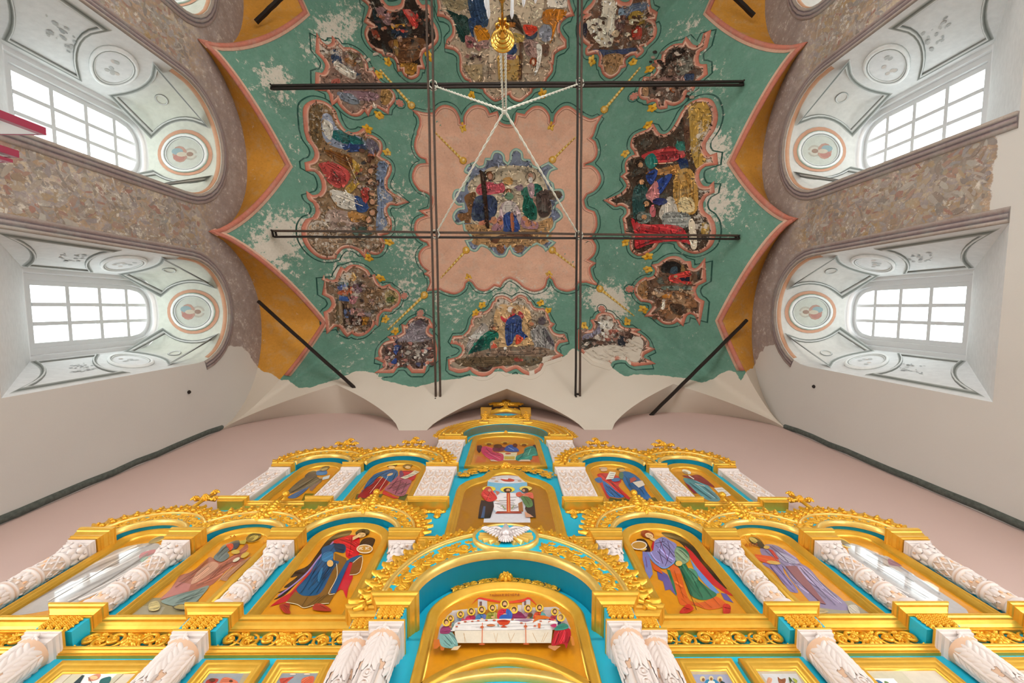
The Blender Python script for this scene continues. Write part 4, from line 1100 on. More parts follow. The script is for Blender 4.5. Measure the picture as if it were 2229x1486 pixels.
for s in (-1, 1):
    m = MB()
    for k in range(8): m.petal((s*(.025+.014*k), 3.15+.006*k), -PI/2+s*(.35+.17*k), .09-.003*k, .026, .024, VA+.05+.002*k)
    for k in range(6): m.petal((s*(.02+.018*k), 3.155+.006*k), -PI/2+s*(.5+.2*k), .05, .026, .03, VA+.058)
    m.tube([(s*.02, 3.155, VA+.07), (s*.07, 3.19, VA+.075), (s*.13, 3.20, VA+.065), (s*.175, 3.18, VA+.055)], [.016, .014, .011, .005], 6)
    m.build('wing', M['silver'], t, imap)
# carved crests over the supper icon, the enthroned Christ and the topmost icon
def scroll_crest(label, path, w, n, v=.02):
    t = it('carved_crest', 0, path[0][1], 0, label, 'ornament', 'carved crests over the middle icons')
    carved_band(path, w, n).build('carved_band', M['gold_carved'], t, lambda x, z, h: imap(x, z, v+h))
    m = MB(); a = path[len(path)//2]; rosette(m, a[0], a[1]+w*.2, w*.62, 7, .045); m.build('rosette', M['gold_carved'], t, lambda x, z, h: imap(x, z, v+h)); return t
scroll_crest('carved gilded crest hugging the top of the supper icon frame', ell(0, 2.62, .50, .315, 30, -.40, .40), .085, 8)
scroll_crest('carved gilded crest over the enthroned Christ icon', ell(0, 4.55, .62, .55, 30, -.56, .56), .12, 9, .03)
scroll_crest('small carved gilded crest over the topmost icon', ell(0, 6.2, .52, .335, 30, -.38, .38), .05, 12)
# top pediment with attic and cross
t = it('top_pediment', 0, 6.15, 0, 'topmost gilded pediment with carved attic and cross', 'pediment')
inn = ell(0, 6.2, .63, .55, 36); n = len(inn); m = MB()
m.add([(x, z, h) for h in (0, .12) for x, z in inn], [(i, i+1, n+i+1, n+i) for i in range(n-1)]); m.build('soffit', M['turq'], t, imap)
m = MB(); slab(m, [inn[::-1]+ell(0, 6.16, .98, .95, 36)], -.02, .11); m.build('pediment_board', M['gold'], t, imap, False)
m = MB()
for a_, r_, z_ in ((.66, .58, 6.2), (.74, .68, 6.19), (.83, .78, 6.18), (.93, .89, 6.17)): m.sweep(ell(0, z_, a_, r_, 44), [(.022, .11), (.022, .125), (.008, .14), (-.008, .136), (-.02, .12), (-.02, .11)][::-1])
m.build('mouldings', M['gold'], t, imap)
carved_band(ell(0, 6.18, .785, .73, 40), .08).build('carved_band', M['gold_carved'], t, lambda x, z, h: imap(x, z, .11+h))
m = MB(); m.sweep(ell(0, 6.16, .545, .44, 30), [(0, .0), (0, .03), (-.014, .03), (-.016, 0)]); m.build('inner_fillet', M['gold_pale'], t, imap)
crest(t, ell(0, 6.15, 1.0, .98, 44), .10, .08, None, skip=lambda x, z: abs(x) < .36)
m = MB(); slab(m, [[(-.30, 6.78), (.30, 6.78), (.30, 7.2)]+ell(0, 7.2, .30, .35, 14)+[(-.30, 7.2)]], .02, .09); m.build('attic_board', M['turq'], t, imap, False)
m = MB(); m.box(-.34, .34, 6.75, 6.9, .0, .12); m.build('attic_plinth', M['turq'], t, imap, False)
m = MB(); sp = scroll_panel(.5, .3, 8); m.merge(sp, lambda p: (p[0], p[1]+7.2, p[2])); carved = carved_band([(.28, 6.95), (-.28, 6.95)], .09, 6); m.merge(carved); m.build('attic_carving', M['gold_carved'], t, lambda x, z, h: imap(x, z, .09+h))
for s in (-1, 1):
    m = MB(); stack(m, s*.36-.06, s*.36+.06, .13, [(.0, 6.74), (.02, 6.76), (.02, 6.85), (-.01, 6.9), (-.01, 7.15), (.0, 7.2), (.02, 7.3), (.03, 7.5), (.04, 7.6), (.04, 7.7), (.03, 7.72)])
    for k in range(4): rosette(m, s*.36, 6.95+.15*k, .05, 6, .03)
    m2 = MB(); m2.add([(p[0], p[1], p[2]+(.13 if i >= 44 else 0)) for i, p in enumerate(m.v)], m.f); m2.build('attic_post', M['gold_carved'], t, imap, False)
m = MB(); m.sweep(ell(0, 7.2, .36, .5, 24), [(.03, .08), (.03, .13), (0, .15), (-.04, .14), (-.05, .08)][::-1])
m.build('attic_arch', M['gold'], t, imap); crest(t, ell(0, 7.25, .36, .55, 24), .11, .1, 9)
cross_mesh(.72, .5).build('cross', M['gold_carved'], t, lambda x, z, h: imap(x, z+7.85, .08+h))
# ---- the icons (panel, frame; painted figures follow)
for s in (-1, 1):
    n_ = {-1: ('icon of the red robed archangel with a roundel', 'icon of a rose robed apostle with grey cloak, third from the centre left', 'glare covered icon at the far left of the second row'),
          1: ('icon of the archangel in blue and green with a roundel', 'icon of a lilac robed bearded apostle, right half', 'glare covered icon at the far right of the second row')}[s]
    icon('b1%d' % s, arched(s*1.325, 2.50, 3.45, .337, .288), n_[0]); icon('b2%d' % s, arched(s*2.212, 2.50, 3.45, .273, .208), n_[1]); icon('b3%d' % s, arched(s*2.99, 2.50, 3.45, .262, .185), n_[2])
    n_ = {-1: ('icon of two prophets in blue and crimson with a scroll', 'icon of a grey robed prophet holding a paper'), 1: ('icon of two prophets in red and blue with a white scroll', 'icon of a white haired prophet in teal and crimson')}[s]
    icon('c1%d' % s, arched(s*1.312, 4.08, 5.0, .35, .32), n_[0]); icon('c2%d' % s, arched(s*2.234, 4.08, 5.0, .275, .25), n_[1])
icon('trinity', [(-.52, 5.13), (.52, 5.13), (.50, 6.24)]+ell(0, 6.24, .50, .255, 20)[1:-1]+[(-.50, 6.24)], 'topmost icon of three angels at a table')
def sh(s): return [(s*.535, 3.3), (s*.535, 4.42), (s*.52, 4.53), (s*.46, 4.64), (s*.38, 4.72), (s*.29, 4.78), (s*.262, 4.83)]
icon('christ', [(-.535, 3.3)]+sh(1)+ell(.0, 4.83, .25, .205, 16)[1:-1]+sh(-1)[::-1][:-1], 'icon of Christ enthroned in white between two standing figures', lin('a06a10'), 1.15)
t = icon('supper', [(.508, 1.98), (.508, 2.58)]+ell(0, 2.58, .506, .325, 28, p=1.15)[1:-1]+[(-.508, 2.58), (-.508, 1.98)]+[(-.47+.94*i/20, 1.98+.235*math.sin(PI*i/20)**.85) for i in range(1, 20)], 'wide icon of the last supper under the great arch', k=1.0)
m = MB(); m.sweep(ell(0, 1.75, .62, .37, 36), [(0, 0), (0, .03), (-.02, .04), (-.035, .03), (-.05, .035), (-.06, 0)][::-1]); o = m.build('royal_gate_arch', M['gold_pale'], None, lambda a, b, h: tuple(Vector(imap(a, b, h))-Vector(imap(0, 1.75, 0)))); o.location = imap(0, 1.75, 0)
tag(o, 'gilded arch of the royal gate under the supper icon', 'arch')
for s in (-1, 1):
    icon('d1%d' % s, [(s*.953, 1.2), (s*1.285, 1.2), (s*1.285, 2.236), (s*.953, 2.236)][::s], 'lowest row icon nearest the supper icon, %s half' % SIDEN[s], lin('b5a894'), .9, 'icon_matt', 'framed icons of the lowest row')
    icon('d2%d' % s, [(s*1.32, 1.2), (s*1.675, 1.2), (s*1.675, 2.236), (s*1.32, 2.236)][::s], 'second lowest row icon from the centre, %s half' % SIDEN[s], lin('b5a894'), .9, 'icon_matt', 'framed icons of the lowest row')
    icon('d3%d' % s, [(s*1.93, 1.2), (s*2.46, 1.2), (s*2.46, 2.236), (s*1.93, 2.236)][::s], 'wide pale icon at the %s end of the lowest row' % SIDEN[s], lin('d3c8b6'), .9, 'icon_matt', 'framed icons of the lowest row')
    icon('d4%d' % s, [(s*2.78, 1.2), (s*3.22, 1.2), (s*3.22, 2.236), (s*2.78, 2.236)][::s], 'outermost icon of the lowest row, %s half' % SIDEN[s], lin('c9bda8'), .9, 'icon_matt', 'framed icons of the lowest row')
# ------------------------------------------------------------------ painted pictures: flat colour shapes laid on the icons and on the vault
def pts_of(s): return [tuple(float(v) for v in q.split(',')) for q in s.split()]
def shapes(text):
    """one shape per line: s smooth outline | p straight outline | e ellipse | o ellipse line | l line; returns (colour, loop)"""
    out = []
    for ln in text.strip().split('\n'):
        ln = ln.strip()
        if not ln: continue
        k, rest = ln[0], ln[1:].strip()
        if k in 'sp':
            c, r = rest.split(' ', 1); P = pts_of(r); out.append((c, catmull(P, True, 4) if k == 's' else P))
        elif k in 'eo':
            a = rest.split(); w = 0
            if k == 'o': w = float(a[0]); a = a[1:]
            c = a[0]
            for q in a[1:]:
                v = [float(x) for x in q.split(',')]; rot = math.radians(v[4]) if len(v) > 4 else 0
                def el(rx, ry, n=18): return [(v[0]+rx*math.cos(t)*math.cos(rot)-ry*math.sin(t)*math.sin(rot), v[1]+rx*math.cos(t)*math.sin(rot)+ry*math.sin(t)*math.cos(rot)) for t in [2*PI*i/n for i in range(n)]]
                if k == 'e': out.append((c, el(v[2], v[3])))
                else: out.append((c, [el(v[2]+w/2, v[3]+w/2), el(v[2]-w/2, v[3]-w/2)]))
        elif k == 'l':
            w, c, r = rest.split(' ', 2); P = pts_of(r); w = float(w); A = []; B = []
            if len(P) > 2: P = catmull(P, False, 3)
            for i, p in enumerate(P):
                a, b = P[max(i-1, 0)], P[min(i+1, len(P)-1)]; dx, dy = b[0]-a[0], b[1]-a[1]; L = math.hypot(dx, dy) or 1
                A.append((p[0]-dy/L*w/2, p[1]+dx/L*w/2)); B.append((p[0]+dy/L*w/2, p[1]-dx/L*w/2))
            out.append((c, A+B[::-1]))
    return out
def shade(h, k):
    v = [int(h[i:i+2], 16) for i in (0, 2, 4)]
    return ''.join('%02x' % max(0, min(255, int(x*k+(18 if k > 1 else 0)))) for x in v)
def with_folds(text, amount=1.0, seed=2):
    """adds brush strokes, darker and lighter than the robe, along each smooth shape"""
    rnd = random.Random(seed); out = []
    for ln in text.strip().split('\n'):
        ln = ln.strip(); out.append(ln)
        if not ln.startswith('s '): continue
        c, r = ln[2:].split(' ', 1); P = catmull(pts_of(r), True, 4); A = np.array(P); ce = A.mean(0); B = A-ce
        ev, ew = np.linalg.eigh(B.T@B/len(A)); ax = ew[:, 1]; ay = ew[:, 0]; L, Wd = math.sqrt(ev[1])*1.35, math.sqrt(max(ev[0], 1))*1.25
        if L < 22: continue
        n = int(max(2, min(8, Wd/8))*amount)
        for k in range(n):
            o = -1+2*(k+.5+rnd.uniform(-.3, .3))/n; l0, l1 = rnd.uniform(-1, -.3), rnd.uniform(.3, 1); bend = rnd.uniform(-.25, .25)*Wd
            Q = []
            for q in range(9):
                tt = l0+(l1-l0)*q/8; p = ce+ax*L*tt+ay*(Wd*o*(1-.25*abs(tt))+bend*(1-tt*tt))
                if inside(P, p[0], p[1]): Q.append((float(p[0]), float(p[1])))
                elif len(Q) > 2: break
                else: Q = []
            if len(Q) > 2: out.append('l %g %s %s' % (max(2.5, Wd*rnd.uniform(.05, .12)), shade(c, rnd.choice((.6, .72, .82, .88, 1.12, 1.22))), ' '.join('%.0f,%.0f' % q for q in Q[::2] if True)))
    return '\n'.join(out)
def paint_icon(key, ox, oy, sc_, text, name='painted_figure', label=None):
    t, pn = ICONS[key]; m = MB(); h = .0068; mat = pn.data.materials[0]
    for c, lp in shapes(with_folds(text, 1.2)):
        loops = lp if isinstance(lp[0], list) else [lp]
        L2 = [[IC(ox+x/sc_, oy+y/sc_, .007) for x, y in l] for l in loops]
        try: v2, f2 = fill(L2)
        except Exception: continue
        m.add([(x, y, h) for x, y in v2], f2, lin(c)); h += .00014
    o = m.build(name, mat, pn, imap, False, True)
    if label: o['label'] = label
    return o
def people(rows):
    """small half figures for the supper: x, y of the head, robe colour, cloak colour"""
    o = ''
    for (x, y, a, b, s) in rows:
        q = lambda *P: ' '.join('%d,%d' % (x+p[0]*s, y+p[1]*s) for p in P)
        o += 's %s %s\n' % (a, q((-75, 170), (-80, 90), (-35, 50), (35, 50), (80, 90), (75, 170)))
        o += 's %s %s\n' % (b, q((0, 165), (15, 90), (30, 52), (85, 95), (80, 170)))
        o += 'l 4 3a2018 %s\n' % q((-20, 60), (0, 110), (-10, 160))
        o += 'e e8c23c %d,%d,%d,%d\no 4 b87a14 %d,%d,%d,%d\n' % (x, y, 55*s, 55*s, x, y, 55*s, 55*s)
        o += 'e 5a3418 %d,%d,%d,%d\ne d8a878 %d,%d,%d,%d\ne 5a3418 %d,%d,%d,%d\n' % (x, y-6*s, 34*s, 40*s, x+3*s, y+2*s, 22*s, 28*s, x+3*s, y+26*s, 17*s, 14*s)
        o += 'e d8a878 %d,%d,%d,%d\n' % (x+5*s, y+125*s, 22*s, 14*s)
    return o
GLYPH = {'Т': ((0, 0, 1, 0), (.5, 0, .5, 1)), 'А': ((0, 1, .5, 0), (.5, 0, 1, 1), (.2, .6, .8, .6)), 'Й': ((0, 0, 0, 1), (0, 1, 1, 0), (1, 0, 1, 1), (.3, -.25, .7, -.25)), 'Н': ((0, 0, 0, 1), (1, 0, 1, 1), (0, .5, 1, .5)),
         'Я': ((1, 0, 1, 1), (1, 0, .2, .1), (.2, .1, .2, .45), (.2, .45, 1, .5), (.5, .5, 0, 1)), 'В': ((0, 0, 0, 1), (0, 0, .8, .1), (.8, .1, .7, .45), (0, .48, .7, .45), (.7, .45, .9, .75), (.9, .75, 0, 1)), 'Е': ((0, 0, 0, 1), (0, 0, 1, 0), (0, .5, .8, .5), (0, 1, 1, 1)),
         'Ч': ((0, 0, 0, .5), (0, .5, 1, .5), (1, 0, 1, 1)), 'Р': ((0, 0, 0, 1), (0, 0, .9, .1), (.9, .1, .9, .45), (.9, .45, 0, .5)), 'И': ((0, 0, 0, 1), (0, 1, 1, 0), (1, 0, 1, 1)), 'С': ((1, .1, .3, 0), (.3, 0, 0, .5), (0, .5, .3, 1), (.3, 1, 1, .9)), 'Х': ((0, 0, 1, 1), (1, 0, 0, 1))}
def letters(txt, x, y, w, h, lw, col, gap=.45):
    o = '\n'
    for ch in txt:
        for (a, b, c, d) in GLYPH.get(ch, ()): o += 'l %g %s %g,%g %g,%g\n' % (lw, col, x+a*w, y+b*h, x+c*w, y+d*h)
        x += w*(1+gap) if ch != ' ' else w*.9
    return o
paint_icon('b1-1', 460, 1120, 4.059, '''
s 2a1408 1235,138 1120,160 1020,230 930,350 850,450 740,500 700,555 760,545 640,640 700,640 580,690 640,690 550,750 640,715 760,600 900,450 1010,330 1130,240 1220,180
s 3a1d08 1310,260 1340,215 1400,200 1445,215 1440,250 1410,300 1350,320 1310,300
s c8101c 1190,190 1250,180 1310,210 1305,290 1300,360 1240,390 1190,370 1180,300 1110,255 1060,250 1100,220
p b80f1e 960,380 900,470 800,580 700,690 610,740 515,815 600,790 690,760 760,690 860,590 960,480
p c0142a 1220,420 1260,430 1250,560 1210,650 1195,745 1165,670 1140,660 1090,700 1110,620 1180,500
l 12 9a7cb0 1080,240 960,370 860,500 740,610 590,720
p 7d5418 1090,340 1190,385 1200,420 1110,560 1040,700 1090,705 1040,790 930,800 820,830 760,800 660,780 740,680 790,710 860,725 950,710 1040,560 1090,440
s 0f4c78 1150,265 1190,290 1170,340 1090,330 1080,400 1130,420 1080,480 1040,560 990,660 940,710 850,720 790,710 750,660 800,600 870,520 920,430 970,370 980,300 1060,265
s 0a2c4a 1090,262 1180,270 1165,335 1100,322
s 2a6f9c 990,350 1060,330 1080,370 1050,420 980,410
s 2a6f9c 940,560 960,500 985,470 975,540 950,600
p 0f4a78 1200,410 1232,400 1100,700 1050,700 1110,560
s 14527c 1215,400 1300,365 1335,370 1300,400 1240,425
p 7d4a18 1250,430 1335,370 1310,515 1220,540
l 5 e6d6b0 1250,432 1335,374 1310,515 1222,540
l 4 0a1c30 960,400 900,520 830,640 790,700
l 4 0a1c30 1040,470 960,610 870,715
l 4 0a1c30 1010,560 930,700
l 3 3a2408 1040,700 940,790
l 3 3a2408 1000,720 900,800
l 3 3a2408 960,730 850,815
l 3 3a2408 850,735 800,820
l 5 e6d6b0 660,782 760,802 820,832 930,802 1040,792
l 5 e6d6b0 1105,440 1110,560 1035,705 1092,706
l 3 5a0810 1240,200 1230,300 1215,370
l 3 5a0810 920,480 800,610 700,720
e 20140c 1337,165,64,32,-8
e d8b078 1325,188,40,22,-8
p d8b078 1250,205 1300,180 1310,205 1250,235
l 3.5 2a1408 1303,180 1320,179
l 3.5 2a1408 1336,184 1352,185
l 2.5 7a4820 1328,184 1334,199
l 3 8a3020 1320,205 1338,205
e d8a860 1050,440,28,30 1382,328,34,22
e c48a2c 1355,312,64,32
o 8 ead9c0 1355,312,68,36
s a02818 600,815 660,790 695,800 690,850 700,880 650,880
s a8301c 920,800 990,805 1060,855 1010,865 900,850
l 3 2a0c08 640,815 690,830
l 3 2a0c08 960,815 1020,845'''+letters('ИС ХС', 1305, 298, 16, 24, 4, 'f0e6d2', .3), label='winged archangel in red cloak and blue robe holding a roundel')
paint_icon('b11', 1320, 1120, 4.059, '''
s 24120a 490,155 600,165 700,220 790,300 850,390 920,470 1000,560 1080,650 1060,655 950,590 890,520 960,570 870,480 800,400 740,340 640,240 520,190
s 2a1808 265,220 330,215 370,260 390,320 350,330 300,270
p c01c24 690,270 760,330 860,450 960,570 1130,725 1060,700 900,590 800,460 720,350
p 5f86c0 740,390 800,470 900,580 1000,690 960,700 860,600 780,500
p 5f5294 440,470 540,530 590,640 620,720 560,660 520,670 500,590 460,570
p 5f5294 1010,690 1060,700 1125,780 1040,750
p 1f6a48 530,480 560,490 640,720 610,700
s d05a1a 560,450 640,450 680,600 740,760 860,770 960,720 1060,800 910,840 780,800 700,800 650,790 620,690 590,560
s 286c4e 590,290 660,285 720,330 735,390 700,430 760,520 830,590 900,650 975,705 920,745 850,755 790,740 740,700 690,580 640,470 600,440 620,360
s 7f9a78 570,290 650,300 730,370 720,420 650,440 600,380
s 4a8a6c 720,480 790,500 810,570 760,590
p c85018 395,420 470,470 500,530 420,490
s 8480b4 420,240 500,200 560,230 620,270 600,330 610,410 570,450 520,480 430,440 350,340 400,330 410,280
p 6f74b0 320,330 370,340 400,470 410,530 370,590 345,560 340,480 320,400
p b01828 395,290 415,230 425,240 412,330
l 6 5aa0d8 365,345 450,450 520,480 600,430
l 4 3a2858 500,215 470,330 500,440
l 4 3a2858 540,240 560,330 520,460
l 4 3a2858 430,260 520,240
l 4 7a1c50 470,230 540,400
l 4 7a1c50 345,380 360,470
l 4 123c28 700,440 780,600 850,740
l 4 123c28 740,500 860,640 930,730
l 4 123c28 660,480 720,620 760,720
l 3 7a2c08 600,500 680,740
l 3 7a2c08 780,770 860,830
l 3 7a2c08 860,775 930,830
l 3 7a2c08 940,740 1000,810
l 5 2a1408 680,560 795,850
e 8a2c14 362,180,60,34,18
e e0b888 378,192,38,22,18
p e0b888 390,205 440,225 425,245 385,225
e d8b050 640,440,30,24 325,312,32,14
l 3.5 2a1408 358,183 374,188
l 3.5 2a1408 386,193 400,199
l 2.5 7a4820 380,192 374,205
e b88a3c 288,280,62,32
o 9 e4dccf 288,280,66,36
s c02818 660,850 720,800 770,840 720,880 650,880
s c02818 1030,810 1070,800 1100,830 1085,885 1035,885
l 3 501008 680,830 740,850
l 3 501008 1035,830 1090,845''', label='winged archangel in lilac mantle and green robe holding a roundel')
paint_icon('b2-1', 240, 1130, 5.866, '''
p 8a7d58 225,1215 500,1000 1130,1000 1130,1215
p 9a8f74 225,1215 380,1100 700,1120 640,1215
s a05c46 1740,310 1760,370 1690,470 1700,540 1500,640 1400,740 1270,850 1000,920 640,1030 760,900 850,770 900,710 1050,660 1250,490 1320,500 1420,550 1550,470 1680,370
s c08c70 1320,540 1380,600 1180,760 1030,830 1100,690 1230,580
p b06c64 860,800 1030,830 1000,920 640,1030
s ab7a5c 1780,480 1740,540 1520,740 1490,790 1400,760 1540,640
s 7a8a80 1260,850 1180,970 1060,1090 1000,1110 800,1110 650,1050 850,970 1100,900
s 66706c 1640,280 1560,290 1440,340 1380,420 1320,500 1420,550 1520,480 1500,420 1590,380
s 3c4450 1540,300 1640,275 1650,330 1600,390 1560,350
s d04020 1480,330 1560,320 1570,370 1530,410 1510,380
l 6 6a3020 1500,560 1300,760 1100,860
l 6 6a3020 1420,600 1240,800
l 6 6a3020 1250,520 1000,760 830,880
l 6 c8a088 1560,600 1380,800
l 5 4a5a54 1180,900 960,1070
l 5 4a5a54 1080,950 860,1060
p b0a040 1650,290 1745,268 1720,330 1660,325
o 5 c9a040 1850,232,128,62,-20
e 5a4a1c 1830,240,102,52,-22
e b09a48 1830,250,66,32,-22
e 6a5a20 1790,268,50,20,-22
l 4 2a1c08 1810,236 1836,228
l 4 2a1c08 1850,224 1872,216
l 4 2a1c08 1842,232 1836,250
e c8a848 1720,470,60,28,-30 1600,430,55,28
e d8ccae 1610,530,50,20,-30
s b8a468 500,1090 600,1060 640,1130 600,1180 500,1180
o 8 2a1c08 920,1140,118,34
s a08c4c 820,1150 900,1105 1010,1130 960,1170'''+letters('АНА', 1450, 215, 40, 34, 7, 'c06a10')+letters('НЕЯ', 1960, 300, 34, 34, 7, 'c06a10'), label='apostle in rose robe with grey cloak')
paint_icon('b21', 1580, 1130, 5.866, '''
p 9a9078 830,1045 1600,1040 1905,1248 1050,1248
s 8a7a98 520,320 640,330 760,400 900,490 960,560 1070,630 1200,780 1320,890 1440,980 1540,1080 1560,1160 1300,1140 1120,1090 940,900 800,730 700,570 480,470 440,370
s 8474a0 460,560 700,570 750,690 880,850 920,940 790,910 760,850 600,660
s aca4bc 640,420 760,450 940,560 800,560 700,500
s a494b4 920,600 1040,640 1250,880 1150,860 980,720
p 8a5458 760,600 900,600 1280,1090 1220,1080 900,770
p b83428 540,380 600,400 680,510 640,510
p d05020 370,450 600,480 690,540 560,580 390,520
l 6 e08030 380,480 640,545
l 6 50405e 560,340 720,470 800,560
l 6 50405e 500,400 660,540
l 6 50405e 720,600 940,880
l 6 50405e 950,620 1180,880 1400,1100
l 6 c0b8d0 1060,680 1300,920 1480,1080
l 6 50405e 560,590 740,840
l 6 50405e 640,580 840,850
e c8a050 610,560,90,22,8
o 6 dca850 372,278,138,60,28
e 2c2410 385,292,102,46,28
e b09c50 352,272,60,28,30
e 3a2c14 440,332,60,34,30
l 4 2a1c08 330,268 350,274
l 4 2a1c08 364,284 384,294
l 4 2a1c08 356,280 358,298
e c8a048 520,365,38,22
s b8a070 1120,1190 1200,1150 1310,1190 1200,1215
s c8bca8 1560,1120 1660,1110 1710,1220 1600,1220'''+letters('АВИ', 240, 320, 40, 36, 7, 'b05010'), label='bearded apostle in lilac robes holding a red book')
paint_icon('b3-1', 240, 1130, 5.866, '''
s b0a8a2 -1300,1180 -600,760 0,420 400,310 640,330 500,560 100,800 -400,1050 -1000,1200
s c07878 400,430 570,385 560,430 380,500
s 9ab09c 380,520 480,470 440,560
l 14 d0c8c0 360,360 -200,700 -800,1050
l 14 8a8078 480,440 0,760 -600,1100
e e8c860 620,250,130,36,-22
e 8a7a58 590,265,110,28,-22''', label='figure in pale robes')
paint_icon('b31', 1580, 1130, 5.866, '''
s b4aeac 1560,330 1700,330 1960,450 2080,480 2300,640 2700,900 3100,1200 2500,1150 1960,860 1650,620
s 8a6a80 2080,500 2200,560 2240,600 2090,580
l 14 dcd8d6 1660,420 2000,640 2600,1000
l 14 908a88 1640,520 2000,780 2500,1080
o 16 ecc850 1500,300,110,34,28
e 6a5f50 1520,305,95,28,28''', label='figure in pale robes')
paint_icon('c1-1', 590, 940, 6.369, '''
p 5c5a1c 1190,855 1560,860 1500,940 1160,930
p 5c5a1c 1790,870 1900,860 1850,950 1760,930
s 9a1418 1480,640 1640,650 1620,720 1500,840 1400,900 1200,910 1290,790 1400,720
s 1f5f90 1500,560 1640,520 1740,530 1760,600 1700,700 1640,690 1500,610 1400,720 1270,800 1260,830 1330,700 1420,600
l 8 0c2c4c 1600,545 1440,660 1300,790
l 8 0c2c4c 1740,560 1680,690
l 5 e8d8c0 1550,620 1370,850
l 5 e8d8c0 1620,620 1480,840
e 3a2410 1680,466,72,26,-8
e d8b078 1672,492,48,22
e d8b080 1650,592,44,16,-20
s a85a6a 1780,600 1850,640 1950,680 1900,790 1850,880 1750,890 1620,830 1570,800 1640,720
p c83028 1560,810 1700,890 1780,920 1700,928 1540,860
s c82430 1850,540 1980,545 2010,610 1960,680 1880,640 1800,650 1780,560
s 7a3c60 1780,560 1810,540 1840,600 1790,640
l 6 5a2430 1800,690 1720,870
l 6 5a2430 1880,700 1800,880
l 6 5a2430 1760,650 1640,800
p e0d4b8 1990,540 2060,560 1980,610 1860,660 1790,640 1900,600
l 5 4a3a28 1990,560 2030,568
l 5 4a3a28 1900,612 1990,590
l 5 4a3a28 1850,632 1930,622
e 5a3818 1892,474,68,26,-10
e e0b880 1896,498,40,22''', label='two prophets, one in blue and dark red, one in crimson with a scroll')
paint_icon('c2-1', 590, 940, 6.369, '''
p 6a6418 470,850 630,850 560,950 420,950
s 6a6450 470,620 560,540 630,545 640,620 700,640 690,700 560,760 420,800 220,870 250,800 380,680
s 8a7068 690,680 620,760 560,820 540,770
s 4a4c48 520,560 620,545 625,630 470,630
s 2a7ab0 640,540 760,530 770,590 640,600
s 3a6a98 530,760 440,850 330,920 230,910 330,850
l 7 2a2820 600,640 420,760 280,840
l 7 9a9478 660,660 480,760
l 6 16304c 480,800 340,900
e 4a4438 742,508,74,28,-20
e 9a8a60 746,522,46,18,-20
p cfd8d8 720,630 820,600 800,650 710,670
e c8a070 690,640,30,14
p c89030 250,930 400,925 390,940 260,945''', label='prophet in grey and blue robes with a paper')
paint_icon('c11', 1260, 940, 5.066, '''
p 5c5618 330,720 860,720 880,760 330,760
s c81820 200,470 280,450 420,480 470,540 440,600 560,720 540,740 420,660 330,570 250,520
s 2060a0 178,515 240,500 262,545 225,562 190,545
p c01820 225,560 262,560 345,735 312,735
s 2464a8 260,540 330,580 420,660 500,710 430,730 350,720 300,660
l 9 c07020 340,718 430,735 510,730
l 5 0c2c54 290,580 400,720
l 5 0c2c54 330,600 460,715
l 5 700c14 360,560 520,730
s 2464a0 460,450 540,440 640,490 700,560 740,650 800,740 700,740 600,680 540,620 500,560
l 6 103458 520,520 640,720
l 6 103458 600,520 720,690
s 2c6ca0 360,520 440,510 450,540 380,550
e 3a6a5a 468,484,26,40
p e8e4d8 340,440 410,450 380,520 295,530
l 4 4a4038 345,462 395,466
l 4 4a4038 338,482 388,486
l 4 4a4038 330,502 380,506
e b8a090 268,404,46,13
e e0b890 275,424,38,16
e 3a2c10 462,412,48,16
e c8a068 476,428,36,17
p b04840 560,520 610,500 640,530 570,570
p e0d0c0 590,560 700,540 730,590 660,620''', label='two prophets in red and blue, one with a white scroll')
paint_icon('c21', 1260, 940, 5.066, '''
p 6a5c18 1420,760 1600,770 1640,800 1420,800
s 5a9098 1150,510 1250,520 1400,570 1480,650 1560,740 1500,770 1400,740 1290,660 1200,580
s 8a1c28 1140,480 1240,480 1340,480 1500,610 1400,580 1300,540 1180,500
p 8a1c30 1160,550 1210,580 1310,680 1260,680
l 6 2a5058 1220,560 1460,740
l 6 a8d0d4 1300,580 1500,730
l 6 2a5058 1360,590 1530,740
l 7 d8d0c0 1280,570 1390,600
l 10 e8e4dc 1210,480 1270,520
e d8d8d0 1188,440,52,22,20
e b09070 1176,450,30,13,20
p e0e0dc 1490,620 1590,610 1680,700 1590,720
l 4 706858 1520,640 1600,636
l 4 706858 1540,665 1630,662
l 4 706858 1560,690 1650,688
s d8c090 1420,780 1480,775 1520,785 1440,790''', label='white haired prophet in teal and crimson')
paint_icon('trinity', 920, 860, 6.024, '''
p c87818 690,640 1500,640 1540,890 680,890
p c85c1c 720,800 830,800 830,872 690,885
p c85c1c 1430,800 1520,790 1540,882 1400,872
p e0d8b0 1000,750 1240,750 1220,850 1060,850
p d0b040 1070,800 1210,800 1205,842 1070,842
e d05020 1120,765,40,11
p 4a1020 715,660 770,655 790,700 740,760 710,720
s c83060 780,680 830,670 920,700 920,740 1050,770 1045,860 900,850 820,800 770,740
l 8 801840 830,690 900,760 1030,800
l 8 e87898 860,760 1020,840
s 6a1840 920,690 1000,670 1080,690 1060,730 940,740
e 5a2c14 985,670,58,28
s 1f50a0 1080,690 1150,650 1220,680 1260,740 1090,735
l 6 88b0e0 1120,680 1200,725
e 5a2010 1212,660,32,26
s 109080 1340,700 1420,670 1480,690 1510,790 1440,800 1420,850 1240,860 1230,800 1320,760
l 8 0a4c44 1360,710 1300,800 1250,850
l 8 70d0c0 1420,700 1380,790
p 2a2440 1440,660 1500,650 1500,760 1480,700
e d8a838 870,640,58,18 1080,625,56,16 1330,650,56,18
e 7a4418 870,648,32,15 1080,634,28,14 1330,658,32,15
p e0c0a8 880,850 930,850 990,872 900,870
p e0c0a8 1290,850 1400,850 1420,872 1250,872''', label='three seated angels round a table in pink, blue and teal')
